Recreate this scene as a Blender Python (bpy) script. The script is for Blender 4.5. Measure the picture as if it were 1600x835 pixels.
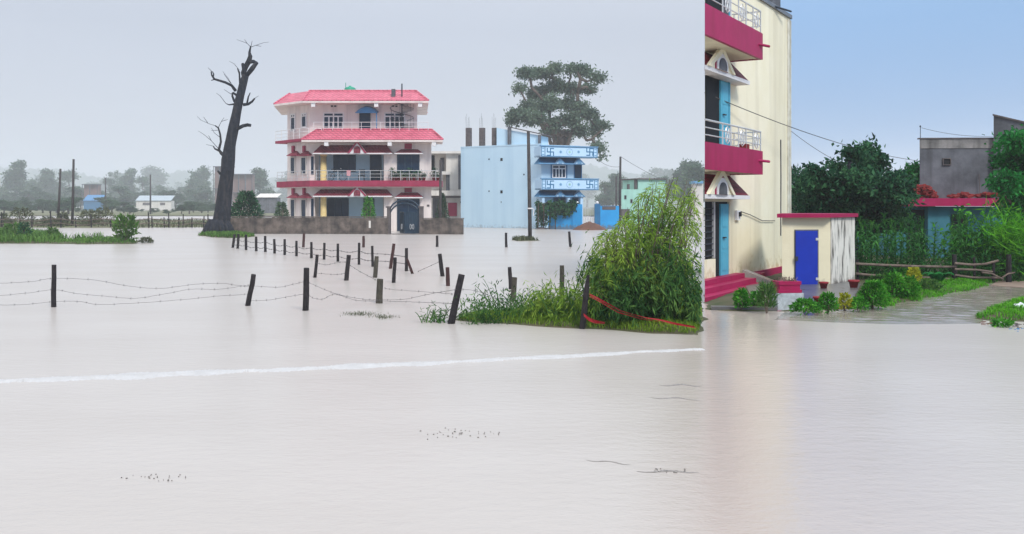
import bpy, math, random
import numpy as np
from mathutils import Vector

random.seed(7); RNG = np.random.default_rng(7)
for o in list(bpy.data.objects): bpy.data.objects.remove(o)
S = bpy.context.scene; COL = S.collection
R = math.radians

# ------------------------------------------------------------------ camera, sky, sun, exposure
F, CX, HY, CH = 1500.0, 800.0, 322.0, 2.1      # focal length in photo pixels, principal column, horizon row, eye height
HAZE = .0006
cam = bpy.data.cameras.new('camera'); co = bpy.data.objects.new('camera', cam); COL.objects.link(co)
co.location = (0, 0, CH); co.rotation_euler = (R(90), 0, 0)
cam.sensor_width = 36; cam.lens = 36 * F / 1600; cam.shift_y = -(417.5 - HY) / 1600
cam.clip_start = .1; cam.clip_end = 9000
S.camera = co

W = bpy.data.worlds.new('World'); S.world = W; W.use_nodes = True
nt = W.node_tree; nt.nodes.clear()
def N(t, **k):
    n = nt.nodes.new(t)
    for a, b in k.items(): setattr(n, a, b)
    return n
L = nt.links.new
SUN_EL, SUN_AZ = 44, 152          # degrees; azimuth measured clockwise from +Y
geo = N('ShaderNodeTexCoord'); sep = N('ShaderNodeSeparateXYZ'); L(geo.outputs['Generated'], sep.inputs[0])
nis = N('ShaderNodeTexSky', sky_type='NISHITA'); nis.sun_disc = False
nis.sun_elevation = R(SUN_EL); nis.sun_rotation = R(SUN_AZ); nis.air_density = 1; nis.dust_density = 3
nsc = N('ShaderNodeVectorMath', operation='SCALE'); L(nis.outputs[0], nsc.inputs[0]); nsc.inputs['Scale'].default_value = .09
# weather front: rain cloud on one side, thin high blue on the other
my = N('ShaderNodeMath', operation='MULTIPLY'); L(sep.outputs['Y'], my.inputs[0]); my.inputs[1].default_value = .2007
gt = N('ShaderNodeMath', operation='GREATER_THAN'); L(sep.outputs['X'], gt.inputs[0]); L(my.outputs[0], gt.inputs[1])
def vramp(c0, c1, c2, zs=(0, .18, 1)):
    r = N('ShaderNodeValToRGB'); L(sep.outputs['Z'], r.inputs[0]); e = r.color_ramp.elements
    e[0].position = zs[0]; e[0].color = (*c0, 1); e[1].position = zs[2]; e[1].color = (*c2, 1)
    m = e.new(zs[1]); m.color = (*c1, 1); return r
rl = vramp((.345, .36, .41), (.322, .348, .405), (1.0, 1.02, 1.06))
rr = vramp((.085, .20, .41), (.118, .252, .462), (.82, .93, 1.1))
cn = N('ShaderNodeTexNoise'); cn.inputs['Scale'].default_value = 2.2; cn.inputs['Detail'].default_value = 5
cmap = N('ShaderNodeMapping'); cmap.inputs['Scale'].default_value = (1, 1, 4); L(geo.outputs['Generated'], cmap.inputs[0]); L(cmap.outputs[0], cn.inputs['Vector'])
cr = N('ShaderNodeMapRange'); L(cn.outputs[0], cr.inputs[0]); cr.inputs[1].default_value = .3; cr.inputs[2].default_value = .7; cr.inputs[3].default_value = .965; cr.inputs[4].default_value = 1.03
mx = N('ShaderNodeMix', data_type='RGBA'); L(gt.outputs[0], mx.inputs[0]); L(rl.outputs[0], mx.inputs[6]); L(rr.outputs[0], mx.inputs[7])
cl = N('ShaderNodeVectorMath', operation='SCALE'); L(mx.outputs[2], cl.inputs[0]); L(cr.outputs[0], cl.inputs['Scale'])
m2 = N('ShaderNodeMix', data_type='RGBA'); m2.inputs[0].default_value = .92; L(nsc.outputs[0], m2.inputs[6]); L(cl.outputs[0], m2.inputs[7])
bg = N('ShaderNodeBackground'); L(m2.outputs[2], bg.inputs[0]); bg.inputs[1].default_value = 1.0
wo = N('ShaderNodeOutputWorld'); L(bg.outputs[0], wo.inputs[0])

sl = bpy.data.lights.new('sun', 'SUN'); sl.energy = 1.5; sl.angle = R(14); sl.color = (1, .965, .91)
so = bpy.data.objects.new('sun', sl); COL.objects.link(so)
sd = Vector((math.sin(R(SUN_AZ)) * math.cos(R(SUN_EL)), math.cos(R(SUN_AZ)) * math.cos(R(SUN_EL)), math.sin(R(SUN_EL))))
so.rotation_euler = sd.to_track_quat('Z', 'Y').to_euler()
S.view_settings.view_transform = 'Standard'; S.view_settings.look = 'None'
S.view_settings.exposure = 0.8; S.view_settings.gamma = 1; S.view_settings.use_curve_mapping = False
S.render.engine = 'CYCLES'; S.cycles.use_denoising = True
S.cycles.max_bounces = 6; S.cycles.transparent_max_bounces = 4; S.cycles.volume_bounces = 2

# ------------------------------------------------------------------ helpers
def at(px, py, Y): return Vector(((px - CX) / F * Y, Y, CH - (py - HY) / F * Y))
def wy(py, z=0.0): return (CH - z) * F / (py - HY)            # distance at which a point of height z shows at row py
def onw(px, py, z=0.0):
    Y = wy(py, z); return Vector(((px - CX) / F * Y, Y, z))

def np_mesh(name, V, Fc):
    me = bpy.data.meshes.new(name); V = np.asarray(V, np.float32); Fc = np.asarray(Fc, np.int32); k = Fc.shape[1]
    me.vertices.add(len(V)); me.vertices.foreach_set('co', V.ravel())
    me.loops.add(Fc.size); me.loops.foreach_set('vertex_index', Fc.ravel())
    me.polygons.add(len(Fc)); me.polygons.foreach_set('loop_start', np.arange(0, Fc.size, k, dtype=np.int32))
    me.polygons.foreach_set('loop_total', np.full(len(Fc), k, np.int32))
    me.update(calc_edges=True); return me

def root_off(o):
    v = Vector((0, 0, 0))
    while o is not None: v += o.location; o = o.parent
    return v

def tag(o, label=None, cat=None, group=None, kind=None):
    if label: o['label'] = label
    if cat: o['category'] = cat
    if group: o['group'] = group
    if kind: o['kind'] = kind
    return o

def thing(name, label, cat, loc, group=None):
    o = bpy.data.objects.new(name, None); COL.objects.link(o); o.location = loc; o.empty_display_size = .3
    return tag(o, label, cat, group)

def link(name, me, mat, parent=None, loc=None, smooth=False):
    o = bpy.data.objects.new(name, me); COL.objects.link(o)
    if mat is not None: me.materials.append(mat)
    if smooth: me.polygons.foreach_set('use_smooth', np.ones(len(me.polygons), bool))
    if parent is not None: o.parent = parent
    if loc is not None: o.location = loc
    return o

ORD = ['first', 'second', 'third', 'fourth', 'fifth', 'sixth', 'seventh', 'eighth', 'ninth', 'tenth', 'eleventh', 'twelfth', 'thirteenth', 'fourteenth', 'fifteenth', 'sixteenth']
class MB:
    def __init__(s): s.v = []; s.f = []
    def add(s, vs, fs):
        b = len(s.v); s.v += [tuple(v) for v in vs]; s.f += [tuple(i + b for i in f) for f in fs]; return s
    def hexa(s, q):   # 8 corners: bottom 4 (ccw) then top 4
        return s.add(q, [(3, 2, 1, 0), (4, 5, 6, 7), (0, 1, 5, 4), (1, 2, 6, 5), (2, 3, 7, 6), (3, 0, 4, 7)])
    def box(s, c, d, rz=0):
        cx, cy, cz = c; a, b, h = d[0] / 2, d[1] / 2, d[2] / 2; k, n = math.cos(rz), math.sin(rz)
        p = [(-a, -b), (a, -b), (a, b), (-a, b)]
        return s.hexa([(cx + x * k - y * n, cy + x * n + y * k, cz - h) for x, y in p] + [(cx + x * k - y * n, cy + x * n + y * k, cz + h) for x, y in p])
    def prism(s, poly, z0, z1):
        a = sum(poly[i][0] * poly[(i + 1) % len(poly)][1] - poly[(i + 1) % len(poly)][0] * poly[i][1] for i in range(len(poly)))
        if a < 0: poly = poly[::-1]
        n = len(poly); zz0 = z0 if hasattr(z0, '__len__') else [z0] * n; zz1 = z1 if hasattr(z1, '__len__') else [z1] * n
        vs = [(p[0], p[1], zz0[i]) for i, p in enumerate(poly)] + [(p[0], p[1], zz1[i]) for i, p in enumerate(poly)]
        return s.add(vs, [tuple(range(n))[::-1], tuple(range(n, 2 * n))] + [(i, (i + 1) % n, (i + 1) % n + n, i + n) for i in range(n)])
    def frust(s, lo, z0, hi, z1):   # two rings of equal length
        n = len(lo)
        vs = [(p[0], p[1], z0) for p in lo] + [(p[0], p[1], z1) for p in hi]
        return s.add(vs, [tuple(range(n))[::-1], tuple(range(n, 2 * n))] + [(i, (i + 1) % n, (i + 1) % n + n, i + n) for i in range(n)])
    def slab(s, poly3, t):          # polygon in space given thickness along -normal
        p = [Vector(q) for q in poly3]; nrm = (p[1] - p[0]).cross(p[2] - p[0]).normalized() * t; n = len(p)
        return s.add(p + [q - nrm for q in p], [tuple(range(n)), tuple(range(n, 2 * n))[::-1]] + [(i, i + n, (i + 1) % n + n, (i + 1) % n) for i in range(n)])
    def tube(s, pts, rad, n=6, cap=True, jit=0):
        P = [Vector(p) for p in pts]; m = len(P); rr_ = rad if hasattr(rad, '__len__') else [rad] * m
        base = len(s.v); ref = None
        for i in range(m):
            d = (P[min(i + 1, m - 1)] - P[max(i - 1, 0)])
            if d.length < 1e-9: d = Vector((0, 0, 1))
            d.normalize()
            if ref is None: ref = d.orthogonal().normalized()
            ref = (ref - d * ref.dot(d))
            ref = ref.normalized() if ref.length > 1e-6 else d.orthogonal().normalized()
            b = d.cross(ref)
            for k in range(n):
                a = 2 * math.pi * k / n; q = rr_[i] * (1 + (random.uniform(-jit, jit) if jit else 0))
                s.v.append(tuple(P[i] + ref * math.cos(a) * q + b * math.sin(a) * q))
        for i in range(m - 1):
            for k in range(n):
                s.f.append((base + i * n + k, base + i * n + (k + 1) % n, base + (i + 1) * n + (k + 1) % n, base + (i + 1) * n + k))
        if cap:
            s.f.append(tuple(base + k for k in range(n))[::-1]); s.f.append(tuple(base + (m - 1) * n + k for k in range(n)))
        return s
    def lathe(s, c, prof, n=12):
        b = len(s.v); cx, cy, cz = c
        for r, z in prof:
            for k in range(n): a = 2 * math.pi * k / n; s.v.append((cx + r * math.cos(a), cy + r * math.sin(a), cz + z))
        for i in range(len(prof) - 1):
            for k in range(n): s.f.append((b + i * n + k, b + i * n + (k + 1) % n, b + (i + 1) * n + (k + 1) % n, b + (i + 1) * n + k))
        s.f.append(tuple(b + k for k in range(n))[::-1]); s.f.append(tuple(b + (len(prof) - 1) * n + k for k in range(n)))
        return s
    def build(s, name, mat, parent=None, smooth=False, loc=None):
        off = root_off(parent) if parent is not None else (Vector(loc) if loc is not None else Vector((0, 0, 0)))
        me = bpy.data.meshes.new(name); me.from_pydata([(x - off.x, y - off.y, z - off.z) for x, y, z in s.v], [], s.f); me.update()
        o = link(name, me, mat, parent, None if parent is not None else off, smooth)
        return o

class Wall:
    """an upright plane from A to B (world XY): pixel columns and rows are turned into metres along it"""
    def __init__(s, A, B):
        s.A = Vector((A[0], A[1])); d = Vector((B[0], B[1])) - s.A; s.len = d.length; s.d = d / s.len
        s.n = Vector((s.d.y, -s.d.x))
        if s.n.dot(-s.A) < 0: s.n = -s.n
    def xy(s, t, p=0): return s.A + s.d * t + s.n * p
    def t(s, px, p=0):
        u = (px - CX) / F; O = s.A + s.n * p
        return (u * O.y - O.x) / (s.d.x - u * s.d.y)
    def pt(s, t, p, z): q = s.xy(t, p); return Vector((q.x, q.y, z))
    def z(s, py, t, p=0): return CH - (py - HY) / F * s.xy(t, p).y
    def tbox(s, mb, t0, t1, z0, z1, p0, p1):
        c = [(t0, p1), (t1, p1), (t1, p0), (t0, p0)]
        return mb.hexa([s.pt(a, b, z0) for a, b in c] + [s.pt(a, b, z1) for a, b in c])
    def box(s, mb, x0, y0, x1, y1, p0, p1):
        """pixel rectangle (x0,y0)-(x1,y1) on the plane pushed out to p1"""
        t0, t1 = s.t(x0, p1), s.t(x1, p1); tm = (t0 + t1) / 2
        return s.tbox(mb, t0, t1, s.z(y1, tm, p1), s.z(y0, tm, p1), p0, p1)

# ------------------------------------------------------------------ materials
def mat(name, c1, c2=None, scale=3, rough=.75, bump=0, bscale=30, streak=None, dirt=None, spec=.2, metal=0, detail=5):
    m = bpy.data.materials.new(name); m.use_nodes = True; t = m.node_tree; b = t.nodes['Principled BSDF']
    def n(k, **kw):
        q = t.nodes.new(k)
        for a, v in kw.items(): setattr(q, a, v)
        return q
    l = t.links.new
    b.inputs['Roughness'].default_value = rough; b.inputs['Specular IOR Level'].default_value = spec; b.inputs['Metallic'].default_value = metal
    if c2 is None: c2 = tuple(min(1, x * .82) for x in c1)
    g = n('ShaderNodeNewGeometry')
    nz = n('ShaderNodeTexNoise'); nz.inputs['Scale'].default_value = scale; nz.inputs['Detail'].default_value = detail; nz.inputs['Roughness'].default_value = .62
    l(g.outputs['Position'], nz.inputs['Vector'])
    r = n('ShaderNodeValToRGB'); l(nz.outputs[0], r.inputs[0]); e = r.color_ramp.elements
    e[0].position = .32; e[0].color = (*c2, 1); e[1].position = .68; e[1].color = (*c1, 1)
    out = r.outputs[0]
    if streak:          # (colour, amount, horizontal scale): rain streaks running down the plaster
        mp = n('ShaderNodeMapping'); mp.inputs['Scale'].default_value = (streak[2], streak[2], streak[2] * (streak[3] if len(streak) > 3 else .07)); l(g.outputs['Position'], mp.inputs[0])
        z2 = n('ShaderNodeTexNoise'); z2.inputs['Scale'].default_value = 1; z2.inputs['Detail'].default_value = 6; l(mp.outputs[0], z2.inputs['Vector'])
        q = n('ShaderNodeMapRange'); q.inputs[1].default_value = .5; q.inputs[2].default_value = .75; q.inputs[4].default_value = streak[1]; l(z2.outputs[0], q.inputs[0])
        k = n('ShaderNodeMix', data_type='RGBA'); l(q.outputs[0], k.inputs[0]); l(out, k.inputs[6]); k.inputs[7].default_value = (*streak[0], 1); out = k.outputs[2]
    if dirt:            # (colour, z top, z bottom): splash dirt and mould, broken up by noise
        sp = n('ShaderNodeSeparateXYZ'); l(g.outputs['Position'], sp.inputs[0])
        z3 = n('ShaderNodeTexNoise'); z3.inputs['Scale'].default_value = 5; z3.inputs['Detail'].default_value = 6; l(g.outputs['Position'], z3.inputs['Vector'])
        q = n('ShaderNodeMapRange'); q.inputs[1].default_value = dirt[1]; q.inputs[2].default_value = dirt[2]; q.inputs[3].default_value = -.45; q.inputs[4].default_value = .5; l(sp.outputs['Z'], q.inputs[0])
        ad = n('ShaderNodeMath', operation='ADD'); l(q.outputs[0], ad.inputs[0]); l(z3.outputs[0], ad.inputs[1])
        q2 = n('ShaderNodeMapRange'); q2.inputs[1].default_value = .5; q2.inputs[2].default_value = .75; q2.inputs[4].default_value = .85; l(ad.outputs[0], q2.inputs[0])
        k = n('ShaderNodeMix', data_type='RGBA'); l(q2.outputs[0], k.inputs[0]); l(out, k.inputs[6]); k.inputs[7].default_value = (*dirt[0], 1); out = k.outputs[2]
    l(out, b.inputs['Base Color'])
    if bump:
        z4 = n('ShaderNodeTexNoise'); z4.inputs['Scale'].default_value = bscale; z4.inputs['Detail'].default_value = 4; l(g.outputs['Position'], z4.inputs['Vector'])
        bp = n('ShaderNodeBump'); bp.inputs['Strength'].default_value = bump; bp.inputs['Distance'].default_value = .02; l(z4.outputs[0], bp.inputs['Height']); l(bp.outputs[0], b.inputs['Normal'])
    return m

def leafmat(name, dark, mid, light, scale=.8, trans=.35, rough=.65):
    m = bpy.data.materials.new(name); m.use_nodes = True; t = m.node_tree; b = t.nodes['Principled BSDF']; l = t.links.new
    g = t.nodes.new('ShaderNodeNewGeometry'); nz = t.nodes.new('ShaderNodeTexNoise'); nz.inputs['Scale'].default_value = scale; nz.inputs['Detail'].default_value = 3
    l(g.outputs['Position'], nz.inputs['Vector'])
    a = t.nodes.new('ShaderNodeMath'); a.operation = 'MULTIPLY_ADD'; l(g.outputs['Random Per Island'], a.inputs[0]); a.inputs[1].default_value = .45
    a2 = t.nodes.new('ShaderNodeMath'); a2.operation = 'MULTIPLY_ADD'; l(nz.outputs[0], a2.inputs[0]); a2.inputs[1].default_value = 1.3; a2.inputs[2].default_value = -.38
    l(a2.outputs[0], a.inputs[2])
    r = t.nodes.new('ShaderNodeValToRGB'); l(a.outputs[0], r.inputs[0]); e = r.color_ramp.elements
    e[0].position = .1; e[0].color = (*dark, 1); e[1].position = .95; e[1].color = (*light, 1); k = e.new(.5); k.color = (*mid, 1)
    l(r.outputs[0], b.inputs['Base Color']); b.inputs['Roughness'].default_value = rough; b.inputs['Specular IOR Level'].default_value = .12
    tr = t.nodes.new('ShaderNodeBsdfTranslucent'); l(r.outputs[0], tr.inputs[0])
    mxs = t.nodes.new('ShaderNodeMixShader'); mxs.inputs[0].default_value = trans
    l(b.outputs[0], mxs.inputs[1]); l(tr.outputs[0], mxs.inputs[2]); l(mxs.outputs[0], t.nodes['Material Output'].inputs[0])
    return m

def tilemat(name, c1, c2, sx, sz):
    """fired roof tiles: courses and columns as relief, weathered colour"""
    m = mat(name, c1, c2, 1.2, .55, streak=(tuple(x * .55 for x in c2), .45, 2.5)); t = m.node_tree; b = t.nodes['Principled BSDF']; l = t.links.new
    g = t.nodes.new('ShaderNodeNewGeometry'); sp = t.nodes.new('ShaderNodeSeparateXYZ'); l(g.outputs['Position'], sp.inputs[0])
    def M(op, a, v=None):
        k = t.nodes.new('ShaderNodeMath'); k.operation = op
        l(a, k.inputs[0])
        if v is not None:
            if isinstance(v, (int, float)): k.inputs[1].default_value = v
            else: l(v, k.inputs[1])
        return k.outputs[0]
    fz = M('FRACT', M('MULTIPLY', sp.outputs['Z'], sz)); fx = M('FRACT', M('MULTIPLY', M('ADD', sp.outputs['X'], M('MULTIPLY', sp.outputs['Y'], .9)), sx))
    h = M('ADD', M('MULTIPLY', fz, -.7), M('ABSOLUTE', M('SUBTRACT', fx, .5)))
    ln = M('MULTIPLY', M('GREATER_THAN', fz, .22), M('GREATER_THAN', M('ABSOLUTE', M('SUBTRACT', fx, .5)), .09))
    src = b.inputs['Base Color'].links[0].from_socket; k = t.nodes.new('ShaderNodeMix'); k.data_type = 'RGBA'; k.blend_type = 'MULTIPLY'; k.inputs[0].default_value = 1
    jt = t.nodes.new('ShaderNodeMapRange'); l(ln, jt.inputs[0]); jt.inputs[3].default_value = .58; jt.inputs[4].default_value = 1.0
    l(src, k.inputs[6]); l(jt.outputs[0], k.inputs[7]); l(k.outputs[2], b.inputs['Base Color'])
    bp = t.nodes.new('ShaderNodeBump'); bp.inputs['Strength'].default_value = .9; bp.inputs['Distance'].default_value = .06; l(h, bp.inputs['Height']); l(bp.outputs[0], b.inputs['Normal'])
    return m

M_ = {}
M_['pinkwall'] = mat('pink_plaster', (.81, .725, .675), (.75, .655, .61), .9, .8, streak=((.42, .35, .34), .55, 1.8))
M_['pinktile'] = tilemat('pink_tiles', (.72, .185, .25), (.55, .11, .165), 2.6, 5.2)
M_['maroon'] = tilemat('maroon_tiles', (.27, .035, .06), (.19, .025, .045), 4.0, 5.0)
M_['maroonp'] = mat('maroon_paint', (.36, .035, .085), (.26, .028, .06), 2, .6, streak=((.16, .02, .04), .5, 2))
M_['white'] = mat('white_paint', (.78, .76, .75), (.68, .66, .65), 3, .6)
M_['paleblue'] = mat('pale_blue_plaster', (.42, .58, .68), (.36, .52, .62), 1.2, .75)
M_['yellowp'] = mat('yellow_column_paint', (.72, .56, .26), (.62, .46, .2), 3, .6)
M_['glass'] = mat('dark_blue_glass', (.012, .032, .065), (.007, .02, .042), 2, .2, spec=.22)
M_['black'] = mat('dark_opening', (.015, .017, .02), (.010, .011, .013), 2, .8)
M_['metal'] = mat('painted_rail_metal', (.62, .62, .62), (.5, .5, .5), 6, .4, metal=.3)
M_['darkmetal'] = mat('dark_iron', (.05, .06, .075), (.035, .04, .05), 6, .5, metal=.4)
M_['gateblue'] = mat('navy_gate_paint', (.02, .045, .075), (.012, .03, .05), 3, .45)
M_['awnblue'] = mat('blue_awning_sheet', (.06, .22, .42), (.05, .17, .34), 3, .5)
M_['green'] = mat('green_plastic', (.03, .33, .2), (.025, .27, .17), 3, .45)
M_['conc'] = mat('mouldy_concrete', (.19, .152, .128), (.05, .043, .039), 1.8, .85, .5, 14, streak=((.04, .038, .036), .75, 1.6))
M_['cream'] = mat('cream_plaster', (.70, .66, .60), (.60, .56, .51), 1, .8, streak=((.35, .32, .29), .5, 1.8))
M_['bluewall'] = mat('light_blue_plaster', (.51, .68, .785), (.475, .645, .76), .35, .8, streak=((.38, .55, .68), .6, 1.0), dirt=((.30, .36, .40), .9, -.5))
M_['bluepar'] = mat('parapet_blue_paint', (.50, .68, .83), (.45, .63, .79), 1, .75)
M_['bluedk'] = mat('deep_blue_paint', (.035, .17, .33), (.028, .13, .26), 2, .6)
M_['bluemid'] = mat('mid_blue_paint', (.15, .33, .52), (.12, .28, .45), 2, .6)
M_['bluevivid'] = mat('vivid_blue_wall', (.03, .33, .68), (.025, .27, .58), 1.2, .7, dirt=((.12, .16, .2), .9, -.1))
M_['brickcol'] = mat('bare_column_concrete', (.14, .12, .115), (.08, .07, .07), 3, .9)
M_['mint'] = mat('mint_plaster', (.36, .60, .50), (.30, .52, .43), .8, .8, streak=((.2, .33, .28), .5, 1.5))
M_['wood'] = mat('weathered_post_wood', (.036, .031, .032), (.014, .013, .015), 9, .85, .6, 40)
M_['woodgrey'] = mat('mossy_grey_post_wood', (.09, .08, .062), (.04, .037, .03), 9, .9, .6, 40)
M_['woodred'] = mat('reddish_post_wood', (.075, .036, .034), (.04, .022, .022), 9, .85, .5, 40)
M_['pole'] = mat('pole_wood', (.075, .065, .062), (.04, .036, .036), 4, .85, .4, 20)
M_['bark'] = mat('dead_bark', (.026, .03, .04), (.007, .009, .013), 4.5, .9, 1.0, 7, streak=((.075, .065, .062), .6, 6))
M_['barkbrown'] = mat('brown_bark', (.15, .115, .09), (.08, .062, .05), 2.5, .9, .6, 8)
M_['wire'] = mat('rusty_wire', (.13, .12, .12), (.08, .075, .075), 8, .6, metal=.3)
M_['ycream'] = mat('aged_cream_wall', (.85, .79, .60), (.80, .735, .53), 1.3, .8, .25, 18, streak=((.42, .36, .25), .5, 1.1), dirt=((.55, .46, .26), 1.5, -.6))
M_['crimson'] = mat('crimson_paint', (.37, .012, .085), (.30, .008, .062), 1.6, .5, streak=((.22, .01, .04), .55, 3))
M_['crimsontile'] = tilemat('crimson_tiles', (.24, .008, .03), (.17, .006, .022), 6, 9)
M_['turq'] = mat('turquoise_door_paint', (.10, .42, .56), (.08, .36, .5), 3, .5)
M_['shedwall'] = mat('shed_cream_wall', (.80, .73, .52), (.72, .65, .45), 1.5, .8, .15, 30, dirt=((.09, .075, .06), .65, -.1))
M_['shedside'] = mat('shed_mouldy_side', (.74, .71, .64), (.62, .58, .51), 1.5, .85, .2, 25, streak=((.03, .027, .024), 1.3, 8.0, .2), dirt=((.08, .07, .06), .6, -.2))
M_['doorblue'] = mat('royal_blue_sheet_door', (.012, .04, .42), (.010, .03, .34), 2, .45)
M_['wetconc'] = mat('wet_concrete', (.15, .14, .135), (.08, .078, .075), 2.5, .3, .3, 20, spec=.5)
M_['planterw'] = mat('stained_planter_paint', (.60, .66, .70), (.14, .15, .15), 3.2, .8, .2, 25)
M_['greyplaster'] = mat('grey_bare_plaster', (.155, .16, .178), (.07, .074, .082), 1.2, .9, .3, 12, streak=((.05, .052, .056), .8, 2.2))
M_['tealwall'] = mat('teal_house_wall', (.055, .2, .25), (.04, .15, .2), 1.5, .75, streak=((.03, .11, .14), .6, 2.5))
M_['redbrick'] = mat('red_brick', (.26, .03, .028), (.13, .018, .018), 7, .85)
M_['polewood'] = mat('peeled_fence_pole', (.20, .15, .12), (.09, .068, .055), 6, .8, .4, 30)
M_['mud'] = mat('reddish_mud', (.17, .085, .06), (.11, .06, .045), 1.5, .9, .5, 10)
M_['ground'] = mat('wet_garden_soil', (.10, .085, .05), (.045, .06, .02), 1.3, .75, .6, 14)
M_['field'] = mat('flooded_field_grass', (.17, .19, .09), (.15, .13, .09), .12, .9)
M_['pot'] = mat('red_clay_pot', (.30, .03, .04), (.22, .025, .03), 5, .6)
M_['bag'] = mat('white_plastic_bag', (.75, .77, .8), (.6, .62, .66), 9, .4)
M_['foam'] = mat('white_foam', (.53, .52, .51), (.46, .445, .43), 5, .6, .6, 18)
M_['ribbon'] = mat('red_barrier_tape', (.30, .008, .014), (.2, .006, .01), 5, .45)
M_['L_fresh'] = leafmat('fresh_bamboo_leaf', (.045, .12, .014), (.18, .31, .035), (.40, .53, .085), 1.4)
M_['L_darkb'] = leafmat('shaded_bamboo_leaf', (.012, .055, .014), (.05, .14, .032), (.17, .31, .065), 1.4)  # darker green leaf, also on weeds and low shrubs
M_['L_dark'] = leafmat('dark_mango_leaf', (.004, .026, .014), (.018, .085, .038), (.10, .27, .10), 1.3, .3)  # lightest tone puts leaf highlights into the colour
M_['L_emer'] = leafmat('emerald_tree_leaf', (.006, .06, .014), (.014, .17, .03), (.045, .34, .06), .9, .3)
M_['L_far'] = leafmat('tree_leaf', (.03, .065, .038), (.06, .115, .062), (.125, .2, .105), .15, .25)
M_['L_maize'] = leafmat('maize_leaf', (.006, .04, .010), (.02, .115, .022), (.085, .27, .045), 2, .3)
M_['L_shrub'] = leafmat('garden_shrub_leaf', (.014, .09, .008), (.05, .26, .018), (.17, .46, .05), 3, .3)
M_['greyroof'] = mat('faded_sheet_roof', (.40, .45, .48), (.33, .38, .41), 1, .6)
M_['L_big'] = leafmat('pale_big_tree_leaf', (.06, .10, .068), (.11, .165, .11), (.20, .27, .17), .25, .3)  # distance haze on the big tree lightened into its leaf colour
M_['brickfar'] = mat('bare_far_brick', (.24, .15, .13), (.17, .11, .10), .4, .9)
M_['L_yel'] = leafmat('yellow_croton_leaf', (.16, .2, .01), (.40, .42, .02), (.62, .58, .06), 3, .3)
M_['L_grass'] = leafmat('grass_blade', (.04, .17, .008), (.08, .32, .012), (.18, .48, .03), 2, .3)
M_['L_isl'] = leafmat('island_weed_leaf', (.04, .10, .02), (.09, .2, .035), (.17, .30, .06), .6, .3)
M_['L_dull'] = leafmat('dull_field_weed_leaf', (.06, .075, .04), (.10, .115, .06), (.16, .17, .09), .4, .2)
# ------------------------------------------------------------------ plants: generators
def leaf_quads(C, D, Ln, Wd, fold=.25):
    """one folded diamond per leaf: base C, direction D, length Ln, width Wd"""
    n = len(C); D = D / (np.linalg.norm(D, axis=1, keepdims=True) + 1e-9)
    rnd = RNG.normal(size=(n, 3)); Wv = np.cross(D, rnd); Wv /= (np.linalg.norm(Wv, axis=1, keepdims=True) + 1e-9)
    Nn = np.cross(D, Wv); Ln = np.broadcast_to(Ln, (n,))[:, None]; Wd = np.broadcast_to(Wd, (n,))[:, None]
    mid = C + D * Ln * .45 + Nn * Wd * fold
    V = np.stack([C, mid - Wv * Wd / 2, C + D * Ln, mid + Wv * Wd / 2], 1).reshape(-1, 3)
    return V, np.arange(4 * n).reshape(n, 4)

def blades(C, H, Wd, lean=.3, droop=.35):
    """grass blades: bent strips of two quads; returns verts, faces"""
    n = len(C); a = RNG.uniform(0, 2 * np.pi, n); dirv = np.stack([np.cos(a), np.sin(a), np.zeros(n)], 1)
    wv = np.stack([-np.sin(a), np.cos(a), np.zeros(n)], 1) * (np.broadcast_to(Wd, (n,))[:, None] / 2); H = np.broadcast_to(H, (n,))[:, None]
    l1 = RNG.uniform(0, lean, (n, 1)); l2 = l1 + RNG.uniform(0, droop, (n, 1)); up = np.array([[0, 0, 1.]])
    m = C + up * H * .55 + dirv * H * l1 * .5; t = C + up * H * (1 - l2 * .35) + dirv * H * l2
    V = np.stack([C - wv, C + wv, m + wv * .8, m - wv * .8, t + wv * .08, t - wv * .08], 1).reshape(-1, 3)
    b = np.arange(n)[:, None] * 6
    return V, np.concatenate([b + [0, 1, 2, 3], b + [3, 2, 4, 5]])

def clip_u(V, Fc, k, umax):
    """drop whole leaves (k verts each) that reach past the line x = umax * y"""
    q = V.reshape(-1, k, 3); ok = (q[:, :, 0] - umax * q[:, :, 1]).max(1) < 0
    q = q[ok]; per = Fc.shape[0] // (len(V) // k)
    return q.reshape(-1, 3), ok

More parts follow.
